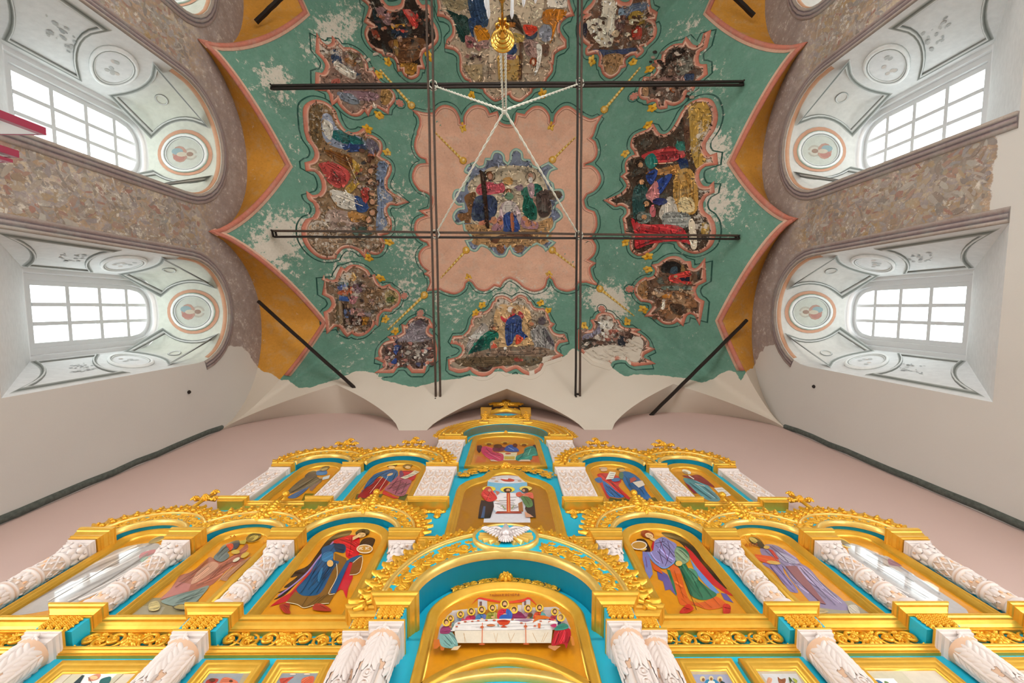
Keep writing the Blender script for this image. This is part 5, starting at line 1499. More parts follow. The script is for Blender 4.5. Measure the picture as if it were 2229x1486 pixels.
paint_icon('christ', 940, 1020, 6.755, '''
p d4d2d8 800,350 1420,350 1450,790 760,790
p 78b8d8 822,180 1398,180 1412,352 805,352
s dcd8de 836,190 870,130 1000,102 1120,96 1260,106 1370,138 1398,190 1120,215
s c84838 1010,150 1110,160 1130,140 1210,160 1200,185 1120,190 1050,180
e c8a890 900,145,40,14 950,185,30,12 1290,180,30,12
s b8c8d8 905,490 990,480 1250,480 1290,520 1270,640 920,640
s e8e4e6 1000,370 1220,370 1290,460 1280,640 950,640 920,480
p a04030 960,630 1300,630 1330,662 930,662
l 12 8a9a50 1030,540 1080,600
l 12 8a9a50 1210,540 1170,600
l 8 b8b0b8 960,560 1080,620
l 8 b8b0b8 1290,560 1170,620
e f0d840 1115,310,108,42
e 3a1c10 1115,322,62,34
e c89870 1122,322,30,22
e 4a2410 1122,345,20,12
p c8502c 1100,360 1150,360 1160,650 1100,650
l 6 e8c070 1125,370 1130,645
e f0d840 840,302,98,38
p 0c1018 725,470 900,480 915,560 860,732 680,735 700,580
p 2a5078 760,560 790,560 770,732 720,732
s d02c30 790,290 860,280 900,340 960,440 880,490 800,480 730,400 740,350
l 7 7a0c18 850,360 800,470
l 7 f08070 760,400 860,430
e b84838 828,308,50,36
e d09878 850,325,25,22
p c87058 930,330 1000,350 960,400
p e0b090 930,470 1000,480 990,490 920,480
e e8d060 1380,300,94,36
p 101418 1400,480 1500,460 1530,728 1440,722 1370,600
p 9a6030 1270,520 1330,490 1345,640 1280,640
s d8604c 1240,370 1300,350 1340,380 1420,360 1480,370 1490,450 1400,420 1260,420
s 4a7a48 1310,420 1400,420 1470,480 1480,560 1400,580 1340,490
l 7 243c20 1360,430 1440,560
e 201408 1372,328,52,36
e c08868 1350,332,22,20
p c89070 1360,640 1450,690 1500,728 1380,728
l 10 c89070 1370,390 1340,410 1420,420''', label='Christ enthroned in white with a standing woman in red and a man in green')
sup = '''
p b4aab2 400,310 740,275 740,500 430,560 330,700 180,780 230,520 330,370
p b4aab2 1340,275 1800,262 1930,400 2000,550 1700,490 1340,490
p c8c0c4 400,300 740,265 740,290 390,330
p c8c0c4 1340,262 1800,250 1850,285 1340,300
p c4bcc0 745,150 870,140 870,290 745,300
p c4bcc0 1340,160 1450,150 1450,300 1340,290
p c0b8bc 945,220 1015,215 1010,285 945,285
p c0b8bc 1280,225 1335,225 1335,380 1280,380
p 6a4a50 765,180 800,178 800,240 765,240
p 6a4a50 1365,175 1395,172 1395,230 1365,230
p 6a4a50 955,240 975,238 975,275 955,275
p c0801c 1290,320 1325,320 1325,375 1290,375
s d83820 660,225 750,130 870,140 1100,180 1340,150 1440,125 1550,245 1430,150 1340,190 1100,204 870,172 750,150
'''+letters('ТАЙНАЯ ВЕЧЕРЯ', 905, 85, 20, 28, 6, 'a84a0c', .62)
sup += people([(375, 430, 'c05a24', '7a9a98', .9), (510, 378, '8f9fb0', 'c04a60', .9), (655, 345, 'c02050', 'a01848', 1), (795, 330, '3a78a8', '5a6ab0', 1), (940, 312, '8f8f2c', 'b8b060', 1), (1420, 325, 'a06880', '5a9a90', 1), (1575, 322, 'd85030', '50a0a0', 1), (1780, 382, 'c03040', '4060b0', .95)])
sup += '''s 801c50 1190,490 1200,410 1260,370 1340,400 1385,490
e e8c23c 1232,362,52,50
e 5a3418 1232,352,34,36
e d8a878 1226,366,22,24
'''+people([(1105, 288, 'c81c3c', '1a5cb0', 1.15)])
sup += '''s 1a5cb0 1040,490 1060,440 1150,430 1190,490
s e6e0dc 420,590 480,530 760,500 1400,490 1780,520 1812,570 1760,640 460,660 400,640
p ddd0bc 430,655 1750,645 1730,825 450,825
l 5 c8a070 550,690 590,820
l 5 c8a070 560,690 570,820
l 5 c8a070 960,690 990,815
l 5 c8a070 1010,690 990,815
l 5 c8a070 1240,690 1180,815
l 5 c8a070 1150,690 1190,815
l 5 c8a070 1690,680 1620,815
l 5 c8a070 1650,690 1600,815
l 5 c8a070 1480,690 1540,815
l 4 b8a8a0 430,655 1750,645
p d06820 1480,550 1530,450 1640,450 1740,490 1560,505
e 5a3418 1450,445,34,30
s 9a7a90 1240,510 1400,500 1480,510 1380,535
s c84020 1010,520 1170,520 1150,570 1100,590 1140,612 1050,612 1085,590 1030,570
e a01c10 1090,526,66,14
s b86a40 860,590 920,570 980,588 920,605
e c05838 575,540,20,9 490,560,20,9 670,535,18,8 750,528,20,9 860,522,20,9 965,522,22,11 1210,510,20,9 1330,560,20,9 1510,600,18,10 1590,535,18,8 1710,545,20,9 1760,565,24,10 460,610,18,9
p d06838 1550,565 1590,565 1585,630 1555,630
p 8a9a98 1005,580 1030,580 1025,612 1010,612
l 11 d06838 805,560 800,850
l 11 d06838 1386,560 1392,850
e c05a30 800,855,42,12 1395,852,42,12 800,620,24,16 1386,610,24,16
p c86a28 150,790 240,790 240,870 190,920 150,920
p c06020 230,830 300,860 290,940 245,940
s 7aa6a0 240,710 380,690 440,760 475,880 400,912 250,880
l 7 3a6a68 300,740 400,860
l 7 a8d0c8 350,720 440,860
s 8a3060 250,640 310,600 375,640 360,710 240,712
e e8c23c 318,566,54,52
e 5a3418 318,556,32,38
e d8a878 322,568,22,26
p d8b890 420,900 520,880 470,945 380,945
p c08050 1700,880 1860,890 1780,955 1690,910
s b01828 1790,670 1960,640 2000,740 1960,850 1930,925 1900,860 1740,885 1760,760
l 8 600814 1850,680 1790,860
l 8 e04858 1920,690 1900,840
s 2a8070 1790,630 1880,580 1950,600 1950,655 1790,680
s b02c60 1740,600 1800,590 1790,640 1720,620
e e8c23c 1862,505,56,54
e 8a6a40 1862,498,34,40
e d8a878 1850,508,22,28
p c87830 1990,760 2030,770 2050,890 2010,890
e e8e4e0 1750,575,50,16'''
paint_icon('supper', 920, 1280, 6.19, sup, label='supper scene, twelve haloed figures round a long white table')
brd = lambda c: ''.join('e %s %d,%d,10,7\n' % (c, x, y) for x, y in [(0, 0)])
paint_icon('d2-1', 380, 1360, 5.866, '''p a89878 300,900 470,560 1010,560 900,900
p 8f959c 330,800 440,605 890,605 790,800
s a83028 400,720 470,680 560,690 520,745 400,800
s d07050 600,690 680,670 800,720 780,760 580,790
e 5a2c14 480,705,40,22 720,720,24,16
l 5 7a6a48 440,590 990,580
l 5 7a6a48 330,780 440,600''')
paint_icon('d1-1', 380, 1360, 5.866, '''p a89c7c 1180,900 1340,560 1960,560 1850,900
p 8a939c 1230,820 1340,610 1830,610 1740,820
s c04838 1340,690 1450,670 1525,660 1440,730 1400,800
s d06040 1620,700 1700,660 1780,660 1760,745 1640,800
e d8c8b8 1510,632,40,10 1690,632,40,10
l 5 7a6a48 1350,590 1890,585''')
paint_icon('d11', 1420, 1360, 5.866, '''p b8a88c 380,570 1000,570 1180,900 560,900
p 9a9eb8 470,630 960,630 1080,860 600,860
s 2a80a8 690,700 810,700 850,780 680,780
e d8c490 640,690,34,36 750,685,30,34 862,692,34,36
e 8a5a30 650,700,18,22 752,692,16,20 866,705,18,22
s e8e4dc 720,720 790,720 800,780 715,780
p 1c3c3c 880,715 930,740 900,780 860,760''')
paint_icon('d21', 1420, 1360, 5.866, '''p b8ac98 1230,570 1860,570 2060,900 1460,900
p c8c8ca 1390,620 1840,620 1980,860 1560,860
s 8a5030 1600,660 1640,690 1700,680 1690,745 1620,745
s d09878 1480,670 1530,690 1510,745 1460,735
s 4a5a20 1740,665 1780,700 1760,745
s 9aa040 1790,680 1850,710 1830,750
l 6 201c10 1750,690 1820,745''')
paint_icon('d3-1', 0, 1280, 4.644, '''p c8c0a8 785,812 1300,812 1080,1020 560,1020
p e8e8e4 850,860 1190,860 1010,1020 680,1020
l 5 8a7a58 850,860 1190,860
l 4 8a7a58 785,815 560,1020
l 4 8a7a58 1300,815 1080,1020
s d08870 900,900 960,870 1020,870 990,920 900,940
s 1f6060 1020,920 1120,895 1100,960 1010,980
p 203840 720,980 830,880 855,882 800,980
e e0c090 950,905,40,20
l 5 203840 890,900 930,960''')
paint_icon('d31', 1420, 1360, 5.866, '''p c8c0a8 2480,590 3180,590 3500,900 2700,900
p ececea 2620,680 3080,680 3280,900 2780,900
s 3a6a98 2780,720 2880,700 2960,760 2860,800
s d8a040 2700,740 2760,710 2780,790
s 6a8a50 2960,720 3020,740 3000,800
s c06040 2900,780 2960,760 2980,840''')
# ------------------------------------------------------------------ ceiling frescoes
def vpath(s, ox, oy, k, sub=5):
    out = []
    for seg in s.split('|'):
        P = pts_of(seg.strip()); P = [(ox+x/k, oy+y/k) for x, y in P]
        Q = catmull(P, False, sub) if len(P) > 2 else P
        for q in Q:
            if not out or math.dist(q, out[-1]) > .5: out.append(q)
    while len(out) > 2 and math.dist(out[0], out[-1]) < .5: out.pop()
    return out
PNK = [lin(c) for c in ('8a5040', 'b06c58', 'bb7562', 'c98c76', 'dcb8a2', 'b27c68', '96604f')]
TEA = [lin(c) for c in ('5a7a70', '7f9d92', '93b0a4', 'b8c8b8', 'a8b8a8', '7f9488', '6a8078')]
def fresco(label, ox, oy, k, outline, ground, text, wear=.5, cols=PNK, line=True, closed=True, step=9, wd=.042, layer0=.004):
    F = bpy.data.objects.new('fresco', None); C.objects.link(F); px = vpath(outline, ox, oy, k)
    plan = [hit_vault(*p) for p in px]
    cx = sum(p[0] for p in plan)/len(plan); cy = sum(p[1] for p in plan)/len(plan)
    F.parent = ceiling; F.location = (cx, cy, HM(cx, cy)+CZ); F.empty_display_size = .1; F['label'] = label
    area_ = sum(plan[i-1][0]*plan[i][1]-plan[i][0]*plan[i-1][1] for i in range(len(plan)))
    sg = 1 if area_ > 0 else -1                      # left of travel is inside when positive
    def lay(m, loops, col, h, w):
        v2, f2 = fill(loops, step); P = [hit_vault(*p) for p in v2]
        Q = [on_vault(*p) for p in P]
        m.add([(p[0], p[1], h) for p in P], f2, col, list(wear_at(Q, w)), list(cover_val(Q)))
    m = MB(); lay(m, [px], lin(ground), layer0, wear); h = layer0+.0012
    for c, lp in shapes(with_folds(text, 1.0) if text.strip() else ''):
        loops = lp if isinstance(lp[0], list) else [lp]
        try: lay(m, [[(ox+x/k, oy+y/k) for x, y in l] for l in loops], lin(c), h, wear*.85)
        except Exception: continue
        h += .0003
    if text.strip():                                 # small brush dabs that break up the flat colours
        rnd = random.Random(len(text)); SH = shapes(text); XY = [((p[0]-ox)*k, (p[1]-oy)*k) for p in px]
        xs = [p[0] for p in XY]; ys = [p[1] for p in XY]; nd = int((max(xs)-min(xs))*(max(ys)-min(ys))/(k*k)/46)
        for _ in range(nd):
            x, y = rnd.uniform(min(xs), max(xs)), rnd.uniform(min(ys), max(ys))
            if not inside(XY, x, y): continue
            col = ground
            for c, lp in SH:
                if not isinstance(lp[0], list) and inside(lp, x, y): col = c
            a = rnd.choice((0, .5, 1.2, 1.6, 2.3))+rnd.uniform(-.3, .3); r1, r2 = rnd.uniform(1.5, 5.5)*k, rnd.uniform(.6, 1.7)*k
            lp = [(x+r1*math.cos(q)*math.cos(a)-r2*math.sin(q)*math.sin(a), y+r1*math.cos(q)*math.sin(a)+r2*math.sin(q)*math.cos(a)) for q in (0, 1, 2.1, 3.14, 4.2, 5.3)]
            P = [hit_vault(ox+p/k, oy+q/k) for p, q in lp]; Q = [on_vault(*p) for p in P]
            m.add([(p[0], p[1], h) for p in P], [(0, 1, 2, 3, 4, 5)], lin(shade(col, rnd.choice((.5, .62, .72, .8, .88, 1.08, 1.18, 1.28)))), wear*.9, list(cover_val(Q)) if oy > 500 else 0); h += .000004
    m.build('painted_scene', M['fresco'], F, on_vault, False, True)
    m = MB(); Q = [on_vault(*p) for p in plan]; cv = list(cover_val(Q))
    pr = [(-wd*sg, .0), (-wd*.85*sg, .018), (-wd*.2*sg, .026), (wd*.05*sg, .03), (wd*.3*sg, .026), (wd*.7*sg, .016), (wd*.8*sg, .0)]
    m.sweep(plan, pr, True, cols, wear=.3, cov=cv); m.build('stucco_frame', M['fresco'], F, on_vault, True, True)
    if line:                                         # dark painted line that follows the frame at a distance
        d = wd*2.4; A = np.array(plan); off = []
        for i, p in enumerate(plan):
            a, b = Vector(plan[i-1]), Vector(plan[(i+1) % len(plan)]); tt = (b-a).normalized(); q = (p[0]+tt.y*d*sg, p[1]-tt.x*d*sg)
            if np.hypot(A[:, 0]-q[0], A[:, 1]-q[1]).min() > d*.95: off.append(q)
        if len(off) > 8:
            cv = list(cover_val([on_vault(*p) for p in off]))
            m = MB(); m.sweep(off, [(-.009, .002), (-.009, .006), (.009, .006), (.009, .002)], True, [lin('24483e')]*4, wear=.35, cov=cv); m.build('outline', M['fresco'], F, on_vault, False, True)
    return F
heads = lambda ps, r=12, c='b8886a': ''.join('e %s %d,%d,%d,%d\n' % (c, x, y, r, r) for x, y in ps)
halos = lambda ps, r=24, w=4, c='3a2418': ''.join('o %d %s %d,%d,%d,%d\n' % (w, c, x, y, r, r) for x, y in ps)
def flecks(n, x0, x1, y0, y1, cols, r=14, seed=1):
    random.seed(seed); return ''.join('s %s %s\n' % (random.choice(cols), ' '.join('%d,%d' % (cx+random.uniform(.5, 1.2)*r*math.cos(a)*e, cy+random.uniform(.5, 1.2)*r*math.sin(a)) for a in (0, 1.3, 2.5, 3.8, 5))) for cx, cy, e in [(random.uniform(x0, x1), random.uniform(y0, y1), random.uniform(.6, 2)) for _ in range(n)])
fresco('pink centre panel with scalloped stucco border', 900, 220, 3.538, '''18,85 90,102 165,102|165,105 200,60 250,45 310,70 345,130 350,175|375,188|400,175 400,120 440,65 490,45 550,60 580,112|640,95|645,110 660,170 720,195 780,180 800,105|860,118|880,90 930,55 990,60 1035,110 1040,165|1060,190|1090,165 1100,110 1150,60 1200,55 1255,95|1310,130 1370,150 1435,125|1400,180 1375,260 1350,290|1390,320 1405,390 1380,450 1310,480|1310,510 1370,510 1420,560 1430,620 1390,680 1330,710|1300,760 1320,830 1385,860|1400,900 1400,970 1360,1040 1310,1060|1370,1075 1395,1120 1380,1180 1330,1225|1385,1250 1350,1290 1370,1370 1410,1412|1330,1385 1260,1390|1240,1440 1180,1455 1110,1430 1080,1370|1045,1340|1020,1370 1000,1430 930,1455 860,1430 825,1400|800,1380 740,1355 690,1380 665,1420|620,1410 560,1450 500,1440 460,1390|425,1370|390,1400 380,1440 320,1475 250,1460 210,1440|120,1450|140,1400 130,1350 100,1330|130,1310 70,1260 50,1190 80,1140 130,1120|110,1080 60,1060 20,1000 30,930 80,900 120,890|70,850 130,840|150,790 150,740 110,700|50,680 10,620 5,560 40,500 115,490|100,440 50,420 20,360 25,300 40,262|40,240 60,180 50,120 18,85''', 'cda088', '', .12)
fresco('coronation scene in a grey green scalloped border', 900, 220, 3.538, '''725,490|695,460 690,420 660,395 620,400 600,450|560,450 545,500 500,510 470,480|420,500 400,540 430,560 425,600 390,650|385,690 330,690 310,740 340,790 385,790|390,830 340,840 310,890 340,940 385,930|395,990 440,1030 450,1070 410,1080|440,1140 480,1150 520,1110 580,1130|600,1150 640,1190 700,1190 725,1140|745,1120|770,1170 820,1190 870,1150 900,1120|950,1095 1000,1120 1020,1145|1080,1090 1030,1060 1040,1020 1080,970|1090,930 1140,890 1110,840 1080,830|1090,790 1150,750 1140,690 1080,690|1070,640 1030,600 1050,540 1090,520|1040,480 1000,500 960,520 910,500|890,460 840,450 830,400 790,375 755,400 750,450 725,490''', '70768a', '''
s c0ae94 540,540 640,500 840,500 960,540 1040,700 1040,900 700,960 440,940 440,760 420,640
s 7a5434 390,740 470,700 480,760 450,860 430,940 360,920 340,870 420,850
s b0885c 400,950 600,960 900,950 1060,900 1070,1000 1020,1100 760,1130 480,1110 440,1040
s 6a4430 590,1060 760,1020 900,1030 920,1080 860,1060 700,1040 640,1100
s 7a5038 640,1110 700,1130 690,1175 650,1165
s 7a5038 780,1120 850,1110 840,1160 790,1170
s 5a4638 1040,690 1130,700 1140,740 1060,760
s b8505a 500,650 560,620 640,640 690,630 700,700 600,720 560,740 500,720 480,690
s 36405e 460,780 500,730 610,730 645,800 620,900 540,930 450,910
s 28304a 470,800 540,760 540,920 460,900
s c07a60 500,930 560,920 620,930 520,960
p 3a2418 510,545 550,540 585,980 560,985
p 3a2418 505,535 555,540 545,560 510,560
s 1a5a4a 830,690 900,650 960,640 1010,700 960,730 940,760 930,870 870,900 840,830 850,750
s 1a5a4a 870,800 940,790 950,910 880,900
s 8a6a78 780,660 840,645 840,690 790,690
s a08488 880,650 930,640 930,740 900,740
s 9a7a6a 920,740 990,760 1040,850 960,830
s 4a3a34 950,720 1040,690 1060,850 1000,900 960,860
s b8a2a4 680,800 740,770 800,800 830,900 810,960 690,960 660,880
s c8bcb4 700,790 740,775 790,800 790,850 690,860
s 2a4078 700,880 770,870 820,1000 690,1005
s 9a5a3c 745,880 770,875 775,1000 755,1000
s 9a7078 640,920 680,890 690,990 600,1000
s 9a7078 830,900 880,920 960,940 950,990 840,980
e b87a58 620,925,24,30 670,940,20,22 880,950,24,24 930,955,22,26 860,910,22,20
s b88a50 690,600 735,585 765,605 760,640 700,640
'''+halos([(590, 580), (905, 585)], 38, 6)+halos([(733, 715)], 38, 6)+'''e 6a4024 588,575,26,34 733,705,24,30
e b0806a 590,582,16,24 905,585,20,26 733,708,15,22
e c8c0b8 905,612,18,24
s 6a8a70 700,740 735,700 775,740 740,765''', .3, TEA, False, wd=.04, layer0=.012)
fresco('left large fresco, robed crowd before a grey blue sky', 640, 200, 3.81, '''100,200 110,130 180,85 260,100 320,150|330,170 350,230 400,310 470,350 540,345 575,320|600,370 650,375 710,420 715,480 690,530|720,555 780,590 795,640 780,690|760,720 760,790 800,840 850,870|920,910|850,930 790,925 755,970 770,1030 790,1055|795,1100 780,1160 700,1180|720,1220 735,1270 700,1330 640,1330 595,1285|580,1350 540,1310 470,1280 390,1290 335,1350|330,1370 240,1370 160,1320 100,1230 90,1130 120,1070|180,1050 205,990 180,920 140,890 130,860|150,875 220,860 255,800 235,710 180,650 120,640|115,600 170,580 195,530 180,470 130,400|110,330 100,200''', '86684a', '''
s 6a5030 110,160 220,120 240,350 200,480 130,380
s 8a90a0 230,200 300,190 340,280 420,340 560,380 600,470 420,480 250,400
s 1f5a58 290,340 400,320 560,400 560,440 380,420
s 2a3c6a 400,440 560,440 600,480 450,500
s d0c8bc 240,230 320,280 300,400 240,330
s 6a6070 600,390 680,420 700,500 620,520
s 707c94 700,580 770,600 760,700 750,800 820,890 760,930 740,1000 770,1100 680,1150 690,900 680,700
s 7a4a1c 250,480 420,520 500,580 480,660 380,600 280,530
s b84a44 200,600 300,585 400,620 460,680 440,760 370,800 290,760 240,680
s 9a3a38 320,640 420,680 400,760 300,730
s b08a38 480,560 540,640 520,780 440,850 420,800 490,720
s c8c0b4 290,820 420,830 520,880 600,950 500,980 360,950
s 2a4478 500,860 600,920 600,990 520,990
s b04038 550,810 620,800 610,900 570,910
s 9c8478 270,990 450,1000 560,1100 500,1170 280,1150
s a8763c 440,1000 560,1010 600,1060 480,1080
s 4a5a50 480,1120 620,1130 640,1180 500,1190
s 8a7058 110,1200 330,1200 500,1220 700,1250 640,1310 420,1260 300,1350 180,1310
'''+flecks(26, 500, 690, 480, 800, ['5a3424', '8a6a58', '3a2a2a', 'b09080', '6a4a3c', 'a05a38'], 18, 3)+flecks(14, 180, 600, 1080, 1300, ['5a4434', 'a89880', '7a6450'], 20, 4)+halos([(645, 910), (645, 1005), (615, 1065), (640, 845), (640, 750), (640, 660)], 34, 8)+heads([(640, 915), (640, 1005), (610, 1065), (640, 845), (625, 750), (625, 660), (620, 1140)], 22)
 +'l 5 3a2a20 300,640 380,760\nl 5 d8b890 420,540 520,760\nl 5 4a2418 280,500 480,600\nl 5 f0e4d4 330,860 560,950\n', .38)
fresco('right large fresco, figures under a red canopy', 1320, 200, 3.81, '''640,170 700,105 780,70 850,85 885,150 895,230 870,320 830,380|800,430 800,490 840,540 890,530|895,590|820,600 760,650 745,720 780,790 850,800 875,780|870,830|810,860 775,930 790,1000 840,1040|870,1090 880,1170 850,1270 760,1325 680,1310 620,1270|600,1230 530,1215 440,1230 390,1290|330,1330 270,1345 220,1310 210,1240 240,1190|170,1170 160,1100 150,1050|185,1010 180,960 130,930 80,940|10,900|90,870 140,840 185,780 160,720 140,700|180,670 170,600 200,550 260,530|240,480 215,440 240,370 330,330|350,320|380,290 430,360 500,360 560,310 610,230 640,170''', '463528', '''
s b08a40 680,130 780,90 850,110 870,250 800,400 780,480 840,560 760,640 720,560 690,400
s 9a7438 760,640 860,580 800,620 740,740 770,820 720,760
s b83c3c 290,540 380,490 560,450 640,490 650,540 540,580 430,600
s 8a2c30 400,540 560,500 620,540 500,570
e 2a6a5c 625,450,52,40
s 5a3a28 640,160 680,150 700,540 660,500
s 1f6a60 330,540 390,510 430,590 370,640 320,590
s a8743c 330,670 560,610 640,600 620,680 420,690
s 1c2c54 600,570 670,560 680,640 630,660
s 2a4a48 230,800 340,780 320,1000 230,1050
s 2a4080 330,690 420,640 420,700 370,770
s 2a3f80 430,730 550,680 490,800 440,850 400,790
s c07878 330,860 420,740 440,880 390,920
s b08440 580,680 700,640 760,780 750,1000 600,1000 560,900
s d8c090 620,880 720,890 730,990 610,990
s b8aea0 500,890 560,880 600,1010 560,1110 440,1030
s 8a8a84 480,1010 680,1010 700,1110 500,1140
e 2a3060 450,910,62,30
s b85a60 370,950 410,950 410,1030 370,1030
s 6a7068 270,1000 370,1010 360,1080 270,1090
s b02c30 210,1050 300,1100 500,1100 640,1130 700,1250 760,1290 600,1240 380,1260 250,1300 240,1180
s d8c8b0 690,1080 740,1080 760,1280 710,1290
s a8843c 800,1090 860,1100 850,1180 800,1180
l 8 2a1a10 180,710 400,680
l 6 e0c8a0 400,600 560,590
l 6 8a5a20 600,700 720,960
l 6 8a5a20 660,690 740,900
l 6 501418 260,1280 600,1160
'''+halos([(285, 600), (290, 760), (345, 930), (285, 1040)], 34, 8, '1a120c')+heads([(290, 610), (300, 750), (340, 930), (320, 1040)], 22, 'b88860'), .34)
fresco('top middle fresco behind the chandelier', 940, 0, 6.19, '''100,-160 95,0 110,90 100,180|160,190 250,250 300,360 290,480 220,560|205,620|300,640 380,720 400,840|395,860|400,950 450,1040 520,1070|540,1150 700,1170|720,1230 780,1290 860,1340 950,1300|1000,1260|1060,1240 1080,1300 1180,1345 1260,1290 1330,1230|1340,1170 1500,1130|1540,1040 1610,940 1590,840|1620,840 1640,720 1700,660 1790,620|1790,560|1740,500 1700,400 1730,280 1820,200 1880,180|1850,100 1830,0 1830,-160''', 'b09a82', '''
s 8a7a5c 120,-140 480,-100 460,120 200,110
s 12302a 200,130 330,180 480,230 520,420 420,580 340,420 290,260
s 2a3f5c 490,-80 700,-80 760,180 740,360 600,300 520,200
s 24385a 490,260 620,250 720,360 640,400 560,380 580,520 620,590 540,480
s c07a18 570,370 660,340 760,420 780,520 640,560
s a86a68 450,480 560,500 600,610 480,640
s a88078 640,560 760,540 780,640 660,640
p c8b49a 760,-140 1520,-140 1500,200 1380,290 1200,300 1000,200 860,280 780,400
p ccb89e 780,560 880,560 880,820 770,850
s 3a2c20 1000,220 1130,190 1200,330 1240,460 1160,400 1020,330
s a8682c 980,300 1120,300 1110,360 1000,350
s d04028 1230,330 1400,350 1420,400 1330,480 1260,440
s 30384c 1260,450 1330,490 1420,420 1400,500 1290,540
s b8701c 1520,130 1800,130 1780,220 1690,300 1640,480 1590,580 1620,350 1500,300
e 8a8a94 1530,440,90,120
p e0d4c4 1540,-140 1820,-140 1820,100 1560,90
s 9a7a70 1240,540 1420,560 1440,760 1280,740
s 6a4a3a 1480,600 1580,600 1560,740 1500,740
s a88a44 1100,440 1240,480 1220,560 1120,560
p b08a48 880,760 1200,740 1190,1080 900,1080
e 34486c 1070,660,80,80
s a07078 1000,740 1120,740 1120,790 1010,800
p 5a3c28 1180,560 1230,560 1210,1080 1170,1080
p a8906c 420,880 680,860 680,1090 560,1090
e 8a3c1c 1365,830,48,60
e b89a80 1365,830,22,40
s e0d8cc 1410,600 1480,620 1470,800 1420,960 1380,1010 1420,800
l 6 5a3c28 670,965 860,965
l 6 5a3c28 670,990 860,990
l 6 5a3c28 1220,990 1400,990
l 6 5a3c28 1440,900 1580,900
l 6 1a1410 785,840 770,920 750,1060
o 9 8a5a30 1020,900,34,50
'''+flecks(18, 460, 700, 560, 800, ['6a4a48', 'c8b8a8', '3a2a24', '9a6a60'], 24, 6), .3, closed=False, step=7)
fresco('upper left fresco of a dark crowded scene', 660, 0, 5.717, '''700,-60 790,10 840,90 820,190|790,260|850,300 890,325|810,350 785,430 830,540 900,610 990,640|1000,670 1110,690 1170,760 1190,860|1250,850 1260,910 1340,960 1420,920 1430,830|1490,830 1460,720 1480,640 1530,600|1600,560 1660,480 1650,380 1600,290|1570,200 1560,100 1480,100 1420,20 1400,-60|1260,-60 1240,60 1180,110 1060,110 980,20 960,-60''', '2e2018', '''
s 1c2c30 860,120 930,180 980,360 900,300
s 8a6868 900,90 1080,120 1090,300 1000,280
s b83c34 1240,110 1430,180 1430,320 1380,350 1300,230
s c86a60 1260,120 1340,120 1330,200
p b07a28 1090,310 1270,290 1270,330 1100,350
s 2a3444 1100,370 1290,360 1300,440 1240,510 1130,450
s c04a40 1200,370 1260,370 1250,410
s 6a4428 1080,500 1500,480 1450,720 1200,800 1120,640
s a0702c 1220,790 1420,790 1400,900 1340,940 1270,900
s 9a7030 1130,500 1180,520 1180,690 1140,640
s 8a3c28 850,360 920,380 960,470 880,460
'''+flecks(46, 860, 1560, 140, 640, ['7a4a38', '3a2c30', 'b09078', '5a3020', '8a6a58', '1a1414', 'a05a40'], 22, 8)+heads([(990, 350), (1110, 300), (1380, 340), (1260, 560), (950, 480), (1400, 450)], 18), .3)
fresco('upper right fresco with large flaked patches', 1250, 0, 5.716, '''290,-60 230,60 180,110|140,150|200,180 110,250 80,360 110,480 210,560|160,620 170,660 280,640 330,700 320,800|350,820 370,900 450,950 540,900 570,830|620,820 620,740 690,670 770,660|790,690 840,640 800,580|900,550 980,470 1000,370 970,270 900,240|1000,230 1010,180|940,140 920,50 920,-60|720,-60 700,40 620,70 540,30 520,-60''', '6a4a38', '''
s d8ccb8 150,260 330,200 350,-20 520,20 500,260 470,560 330,560 200,420
s 5a6478 560,100 900,20 880,120 700,170 620,240
s 8aa0b4 560,110 620,120 610,190 550,190
s 5a3a34 520,220 640,200 600,400 520,380
s a83828 720,340 830,330 830,470 730,480
e a08038 780,220,110,90
e d8c8a8 740,270,70,40
s 2a2430 110,300 160,300 140,460 110,420
s 3a4260 230,610 480,620 760,590 700,660 360,680
s a88058 370,690 600,680 560,880 450,930 380,860
s c8b090 480,380 560,380 540,450 470,450
'''+flecks(40, 160, 900, 200, 580, ['4a3020', 'c8b8a0', '7a5444', 'a88a60', '5a4a48'], 24, 9)+heads([(560, 250), (540, 510), (700, 480)], 18), .5)
fresco('small fresco at the upper left, blue draped figure', 660, 0, 5.717, '''180,470 190,660|260,730 310,830 270,930 190,930|185,1100|290,1110 350,1180 370,1270|430,1220 480,1320 580,1410 680,1420 760,1340|800,1400 840,1330 920,1320 1040,1390|1050,1330 1120,1240 1110,1160 1030,1090|930,1020 860,900|790,880 770,780 700,680 600,620 500,620|390,510 380,560 300,590 200,520''', '86685a', '''
s 7a6454 210,560 340,640 330,860 260,700
s 36425c 350,630 430,650 480,780 620,870 710,940 660,980 480,890 360,780
s d0c4b4 400,760 640,900 620,990 400,860
s a85a4c 350,1000 440,980 450,1040 360,1050
s 8a5a30 520,720 640,760 640,830 540,800
s 6a5840 520,640 700,700 740,860 640,760
s 8a6a70 500,1130 900,1160 900,1250 620,1240
s 707480 420,1150 600,1180 700,1280 600,1300 460,1230
s 9a7444 970,1110 1080,1130 1110,1200 1050,1300 970,1290
'''+halos([(760, 960), (850, 1170), (720, 1270)], 40, 6)+flecks(20, 250, 900, 650, 1350, ['6a5048', 'b8a898', '9a7060'], 26, 10), .4)
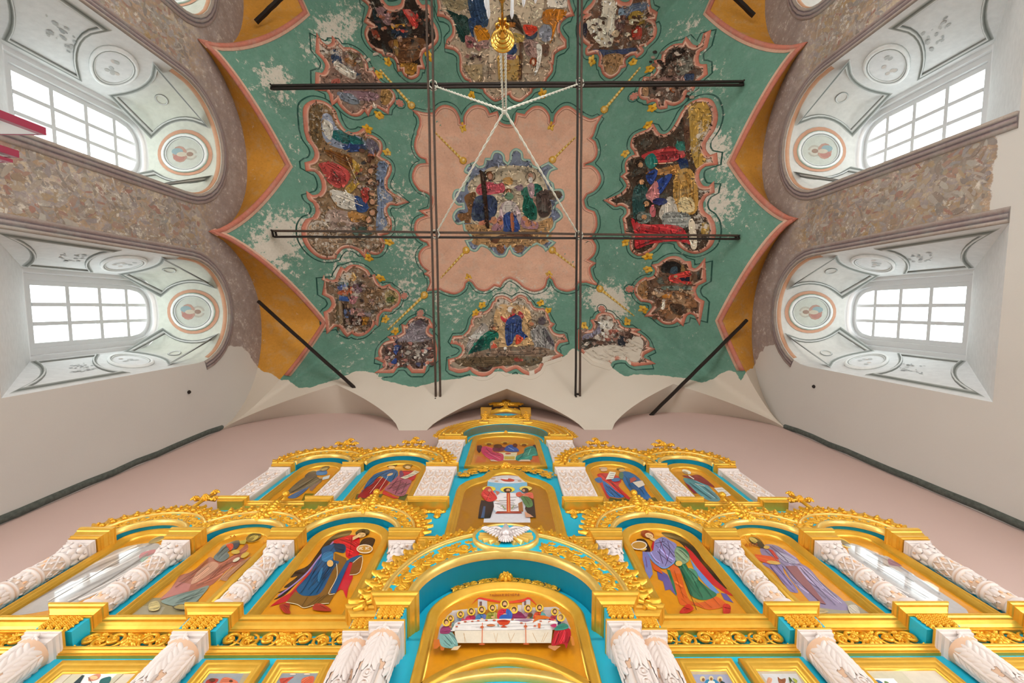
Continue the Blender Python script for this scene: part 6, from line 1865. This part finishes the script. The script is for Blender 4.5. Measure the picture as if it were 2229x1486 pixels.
fresco('small fresco at the upper right, brown landscape', 1250, 0, 5.716, '''1660,420 1620,590|1540,640 1510,730 1530,820 1610,830|1620,930|1540,990 1480,1060|1460,1110 1380,1140 1340,1240 1250,1290 1140,1260|1130,1330 1070,1330 1040,1250 980,1240 930,1260|920,1220 850,1210 820,1140 850,1060|880,980 970,970 1050,880 1030,770|1110,760 1130,660 1230,580 1360,570|1390,510|1440,580 1520,600 1600,540 1640,430''', '5c463a', '''
s 2a1c14 1130,740 1250,620 1380,590 1350,700 1180,800 1080,960
s 7a7468 1250,780 1440,700 1480,860 1300,940
s 8a6a60 1040,980 1300,940 1460,960 1400,1060 1000,1100
s 3a4660 1380,940 1490,910 1480,1000 1390,1010
s a07a58 850,1080 920,1080 920,1200 860,1180
s a85a2c 1180,1100 1260,1110 1240,1160
'''+flecks(50, 960, 1480, 620, 1220, ['4a342a', '9a8474', '7a5c4c', 'b8a494', '2a1e18'], 24, 11), .34)
fresco('small fresco at the lower left, columned interior', 690, 560, 5.307, '''80,240 90,420|170,460 200,540 160,610 110,640|130,840|190,780 270,790 330,870|350,890|400,850 470,890 560,870 640,790 650,740|690,760|700,680 760,610 850,610|860,590 930,540 950,470 920,400 840,350|830,330 740,350 670,280 650,220|610,230|570,160 480,110 390,110 330,160|290,140|260,200 230,270 150,280 80,250''', '7c604a', '''
p 5a4a34 200,420 240,430 260,860 230,840
p 9a8468 245,430 270,430 300,860 270,850
p 3a2c20 290,520 315,520 340,870 310,870
s c89858 320,220 420,170 450,260 360,260
s 5a7a80 250,260 320,250 360,330 260,360
e 5a6a9a 300,350,76,34
s b05a38 240,400 400,340 400,420 260,430
p 3a5a98 250,440 380,460 370,510 250,500
e 7a5a68 460,360,60,60
s a86a70 380,460 460,450 440,530 380,530
s 8a6a4c 560,400 760,380 760,520 560,520
s b08078 390,590 530,600 530,680 390,670
s 5a6a90 310,600 380,610 370,690 320,690
s 3a2018 370,690 510,680 510,780 400,780
p b07a30 510,690 590,690 580,780 520,790
s 8a7a80 530,640 620,640 600,690
s 9a8458 790,380 930,420 930,520 800,560
e 5a6230 850,490,56,40
'''+halos([(580, 385), (650, 580)], 34, 6)+flecks(40, 330, 640, 180, 850, ['5a4034', 'b8a090', '8a6a60', '3a2c28'], 20, 12), .36)
fresco('small fresco at the lower right, red mantle and brown rocks', 1250, 540, 4.955, '''1400,150 1390,350|1310,390 1280,460 1310,540 1370,580|1350,790|1330,720 1260,690 1190,720 1160,800|1110,760 1060,800 980,800 910,750 890,710|840,720 800,720|870,640 840,580 760,560|730,560 680,500 670,430 710,370 770,330|790,340 870,310 900,240 870,190|920,180|960,150 1030,110 1110,110 1180,160|1230,160|1240,220 1310,240 1380,190''', '664a38', '''
s 1e1814 960,170 1060,140 1150,180 1140,260 950,260
s 3a4a54 1050,210 1110,200 1110,270 1040,270
s 5a5a50 910,330 1000,300 1000,380 910,380
p 8a6a40 1160,180 1200,190 1200,250 1150,250
p 2a2018 1330,250 1360,250 1360,340 1330,340
s c03c34 1020,310 1200,250 1260,250 1260,300 1120,330 1260,360 1260,390 1060,370
p 1c2030 1140,320 1250,310 1250,360 1160,355
s 6a7468 960,410 1250,410 1250,450 980,450
s 9a7048 690,390 780,350 790,560 700,500
s 8a6040 1000,480 1240,480 1330,620 1250,660 1180,740 1000,760 930,640
s a07a58 1060,500 1200,520 1180,620 1060,580
s 4a3424 1040,600 1190,620 1180,720 1080,700
s b07028 960,500 1060,500 1030,540 960,530
e d8c8b8 968,600,18,62
'''+halos([(995, 350), (925, 530)], 30, 6)+flecks(30, 800, 1300, 300, 760, ['5a4030', 'a88a6c', '7a5a44'], 24, 13), .36)
fresco('fresco at the lower left edge, brown crowd under a lilac sky', 690, 560, 5.307, '''1340,930 1270,870 1290,790|1330,800|1290,730 1190,695 1080,740 1040,810|1000,800|1010,880 940,920 850,930|900,970 790,1000 730,1080 750,1160|710,1170|790,1200 790,1280 720,1322|880,1310 930,1250 1040,1240 1110,1310|1230,1310 1260,1230 1330,1190|1360,1180 1370,1060''', '5e4840', '''
s 857a80 1040,800 1190,720 1280,800 1320,950 1100,980 900,960
s 5a4c54 1100,760 1200,720 1260,790 1180,800
'''+flecks(70, 780, 1340, 980, 1270, ['3a2a28', 'a89a90', '7a5448', 'd0c4b8', '5a3c34', '4a4a60', 'a06a60'], 24, 14)+'s 2a3c70 900,1040 960,1040 930,1130 890,1120\ns 2a4078 860,1240 920,1180 920,1250\n', .42)
fresco('fresco of a rising robed figure between two angels', 960, 620, 6.753, '''560,420 660,410 740,340 770,270 800,260|820,200 900,180 980,210|1030,250|1080,220 1160,170 1240,200 1270,260|1310,270 1350,340 1420,370 1500,370|1540,420|1560,470 1590,560|1630,580|1590,620 1640,710 1720,750 1800,750|1830,810|1730,830 1680,900 1680,980 1740,1030|1500,1110|1440,1230 1330,1290 1220,1270 1110,1200 1010,1230|960,1250|900,1200 800,1200 720,1280 600,1310 480,1260 440,1200|380,1240 260,1260 140,1220|130,1120|250,1090 330,1000 320,900 240,850 170,840|190,780|330,770 410,690 440,610|470,600 460,530 510,470 580,460''', '9a8874', '''
s c49e70 860,300 1060,280 1260,330 1330,500 1300,760 1350,900 820,920 780,700 780,460
s 9a9088 370,900 480,700 640,560 690,700 560,850 420,1000
s c8c4bc 430,760 560,700 640,700 560,800
s 16604e 400,1020 560,800 700,680 830,700 840,790 730,840 700,980 560,1030
s 0c3a34 420,1030 560,830 640,800 560,1000
e c05038 780,930,46,62
s c03c40 880,460 960,500 1080,420 1100,540 960,560 890,520
s c03c40 1150,390 1220,450 1190,500 1130,440
s 2c4074 950,560 1090,450 1180,500 1190,680 1280,770 1200,790 1100,740 1040,870 960,880
s c84830 1110,740 1200,790 1180,850 1100,880
l 8 1a2448 1000,580 990,860
l 8 1a2448 1120,500 1090,720
l 8 6a80b0 1040,560 1030,820
e d8ccc0 1020,370,50,44
e 9a6040 1062,385,32,34
s 8a8480 1330,680 1440,600 1540,640 1660,850 1640,980 1420,960 1340,800
s 4c4448 1520,640 1640,840 1660,920 1560,820
l 8 4a4444 1430,640 1420,940
l 8 b8b4ae 1460,640 1480,940
l 8 4a4444 1500,660 1540,950
e 584c50 1480,540,62,60
s 7a6250 380,1050 800,940 1380,920 1680,1000 1500,1100 600,1080
s 5c4a34 220,1110 700,1070 1500,1080 1320,1200 1000,1190 640,1240 330,1200
s 3a2418 520,1210 640,1230 760,1190 700,1280 560,1270
s 8a3c30 1080,1090 1200,1110 1180,1140 1090,1140
l 8 5a4a3c 830,940 1360,905
e e0d8cc 945,950,24,24
'''+halos([(780, 645), (1340, 590)], 66, 10)+'e 5a3420 770,640,36,30\ne b87858 785,655,26,22\ne b87858 1330,590,36,26\n', .36)
fresco('fresco at the lower right edge, half lost under new plaster', 1250, 540, 4.955, '''60,900 180,900 220,840 200,790|240,780 260,730 330,710 400,730 430,790|470,790 500,850 570,880 640,880|680,885|620,910 720,950 790,1020 770,1070|830,1090|740,1130 730,1190 830,1240|640,1250 600,1230 560,1190 480,1180 400,1200 370,1250|200,1200 60,1080''', '6e564a', '''
s 80788a 100,940 230,880 300,780 330,870 220,950 100,990
s d8d0c4 280,780 420,820 400,880 330,1000 300,960
s 3a2c24 80,1000 220,980 260,1060 100,1080
s a06050 340,900 470,880 460,990 340,1000
e 2a2c34 510,1010,44,60
'''+flecks(30, 90, 620, 880, 1060, ['4a342c', 'c8b8a8', '8a6a5c', '6a4a3c'], 22, 15), .5)
# gilded bead garlands and flowers on the vault
def vball(m, px, py, r, hh, col):
    x, y = hit_vault(px, py); m.ball((x, y, hh*.5), r, r, hh, 6, col)
for (a, b) in (((947, 289), (1008, 350)), ((1252, 300), (1203, 348)), ((961, 604), (1015, 545)), ((1253, 584), (1202, 545)), ((828, 154), (895, 230)), ((1393, 149), (1316, 239)), ((846, 717), (924, 643)), ((1379, 687), (1306, 629))):
    m = MB(); L = math.dist(a, b); n = int(L/4.2)
    for i in range(n+1):
        t = i/n; vball(m, a[0]+(b[0]-a[0])*t, a[1]+(b[1]-a[1])*t, (.016+.02*t) if i % 2 else (.024+.02*t), .03, lin('c89a3c') if i % 2 else lin('dcc07a'))
    for k in range(9):
        q = 2*PI*k/9; vball(m, b[0]+5*math.cos(q), b[1]+5*math.sin(q), .04, .035, lin('c8983c'))
    vball(m, b[0], b[1], .05, .06, lin('e0c080'))
    m.build('garland', M['fresco'], ceiling, on_vault, True, True)
FL = [(825,252),(800,281),(843,332),(847,527),(801,561),(845,136),(933,122),(824,163),(824,250),(1288,132),(1379,136),(1416,150),(1421,236),(1362,334),(1410.5,273),(1362,528),(1410,558),(828,605),(839,696),(861,721),(1049,664),(1036,682),(1178,659),(1192,676),(1271,709),(1366,701),(1410,586),(1401,673),(1026,207),(1181,204),(1007,277),(1199,274),(1020,604),(1196,598)]
for i, (px, py) in enumerate(FL):
    x, y = hit_vault(px, py); m = MB(); random.seed(i); a0 = random.uniform(0, 6)
    for k in range(5): m.petal((x, y), a0+2*PI*k/5+random.uniform(-.3, .3), random.uniform(.07, .11), .075, .03, .004, .4, lin(random.choice(('d0a030', 'c8921c', 'dcb048'))), .3)
    m.ball((x, y, .02), .025, .025, .02, 6, lin('a8741c')); m.build('gilt_flower', M['fresco'], ceiling, on_vault, True, True)
for (px, py) in ((870, 225), (880, 644), (915, 682), (1380, 210), (1371, 629), (1310, 673)):
    x, y = hit_vault(px, py); m = MB()
    for k in range(7): m.petal((x, y), 2*PI*k/7, .085, .07, .03, .004, .4, lin('b87868'), .3)
    m.sweep(ring(x, y, .12, .12, 18), [(0, .001), (0, .004), (.016, .004), (.016, .001)], True, [lin('24483e')]*4); m.build('pink_rosette', M['fresco'], ceiling, on_vault, True, True)

for (px, py, sg, lab) in ((410, 853, -1, 'small iron nail stub in the left wall below the near window'), (1773, 841, 1, 'small iron nail stub in the right wall below the near window')):
    p = hit_axis(px, py, 0, sg*W); m = MB(); m.lathe([(0, 0), (.022, 0), (.03, .012), (.02, .03), (0, .034)], (0, 0, 0), 10, 1); o = m.build('nail', M['iron'], None, lambda a, b, h: (-sg*b, a, h)); o.location = p+Vector((0, 0, CZ)); tag(o, lab, 'nail')
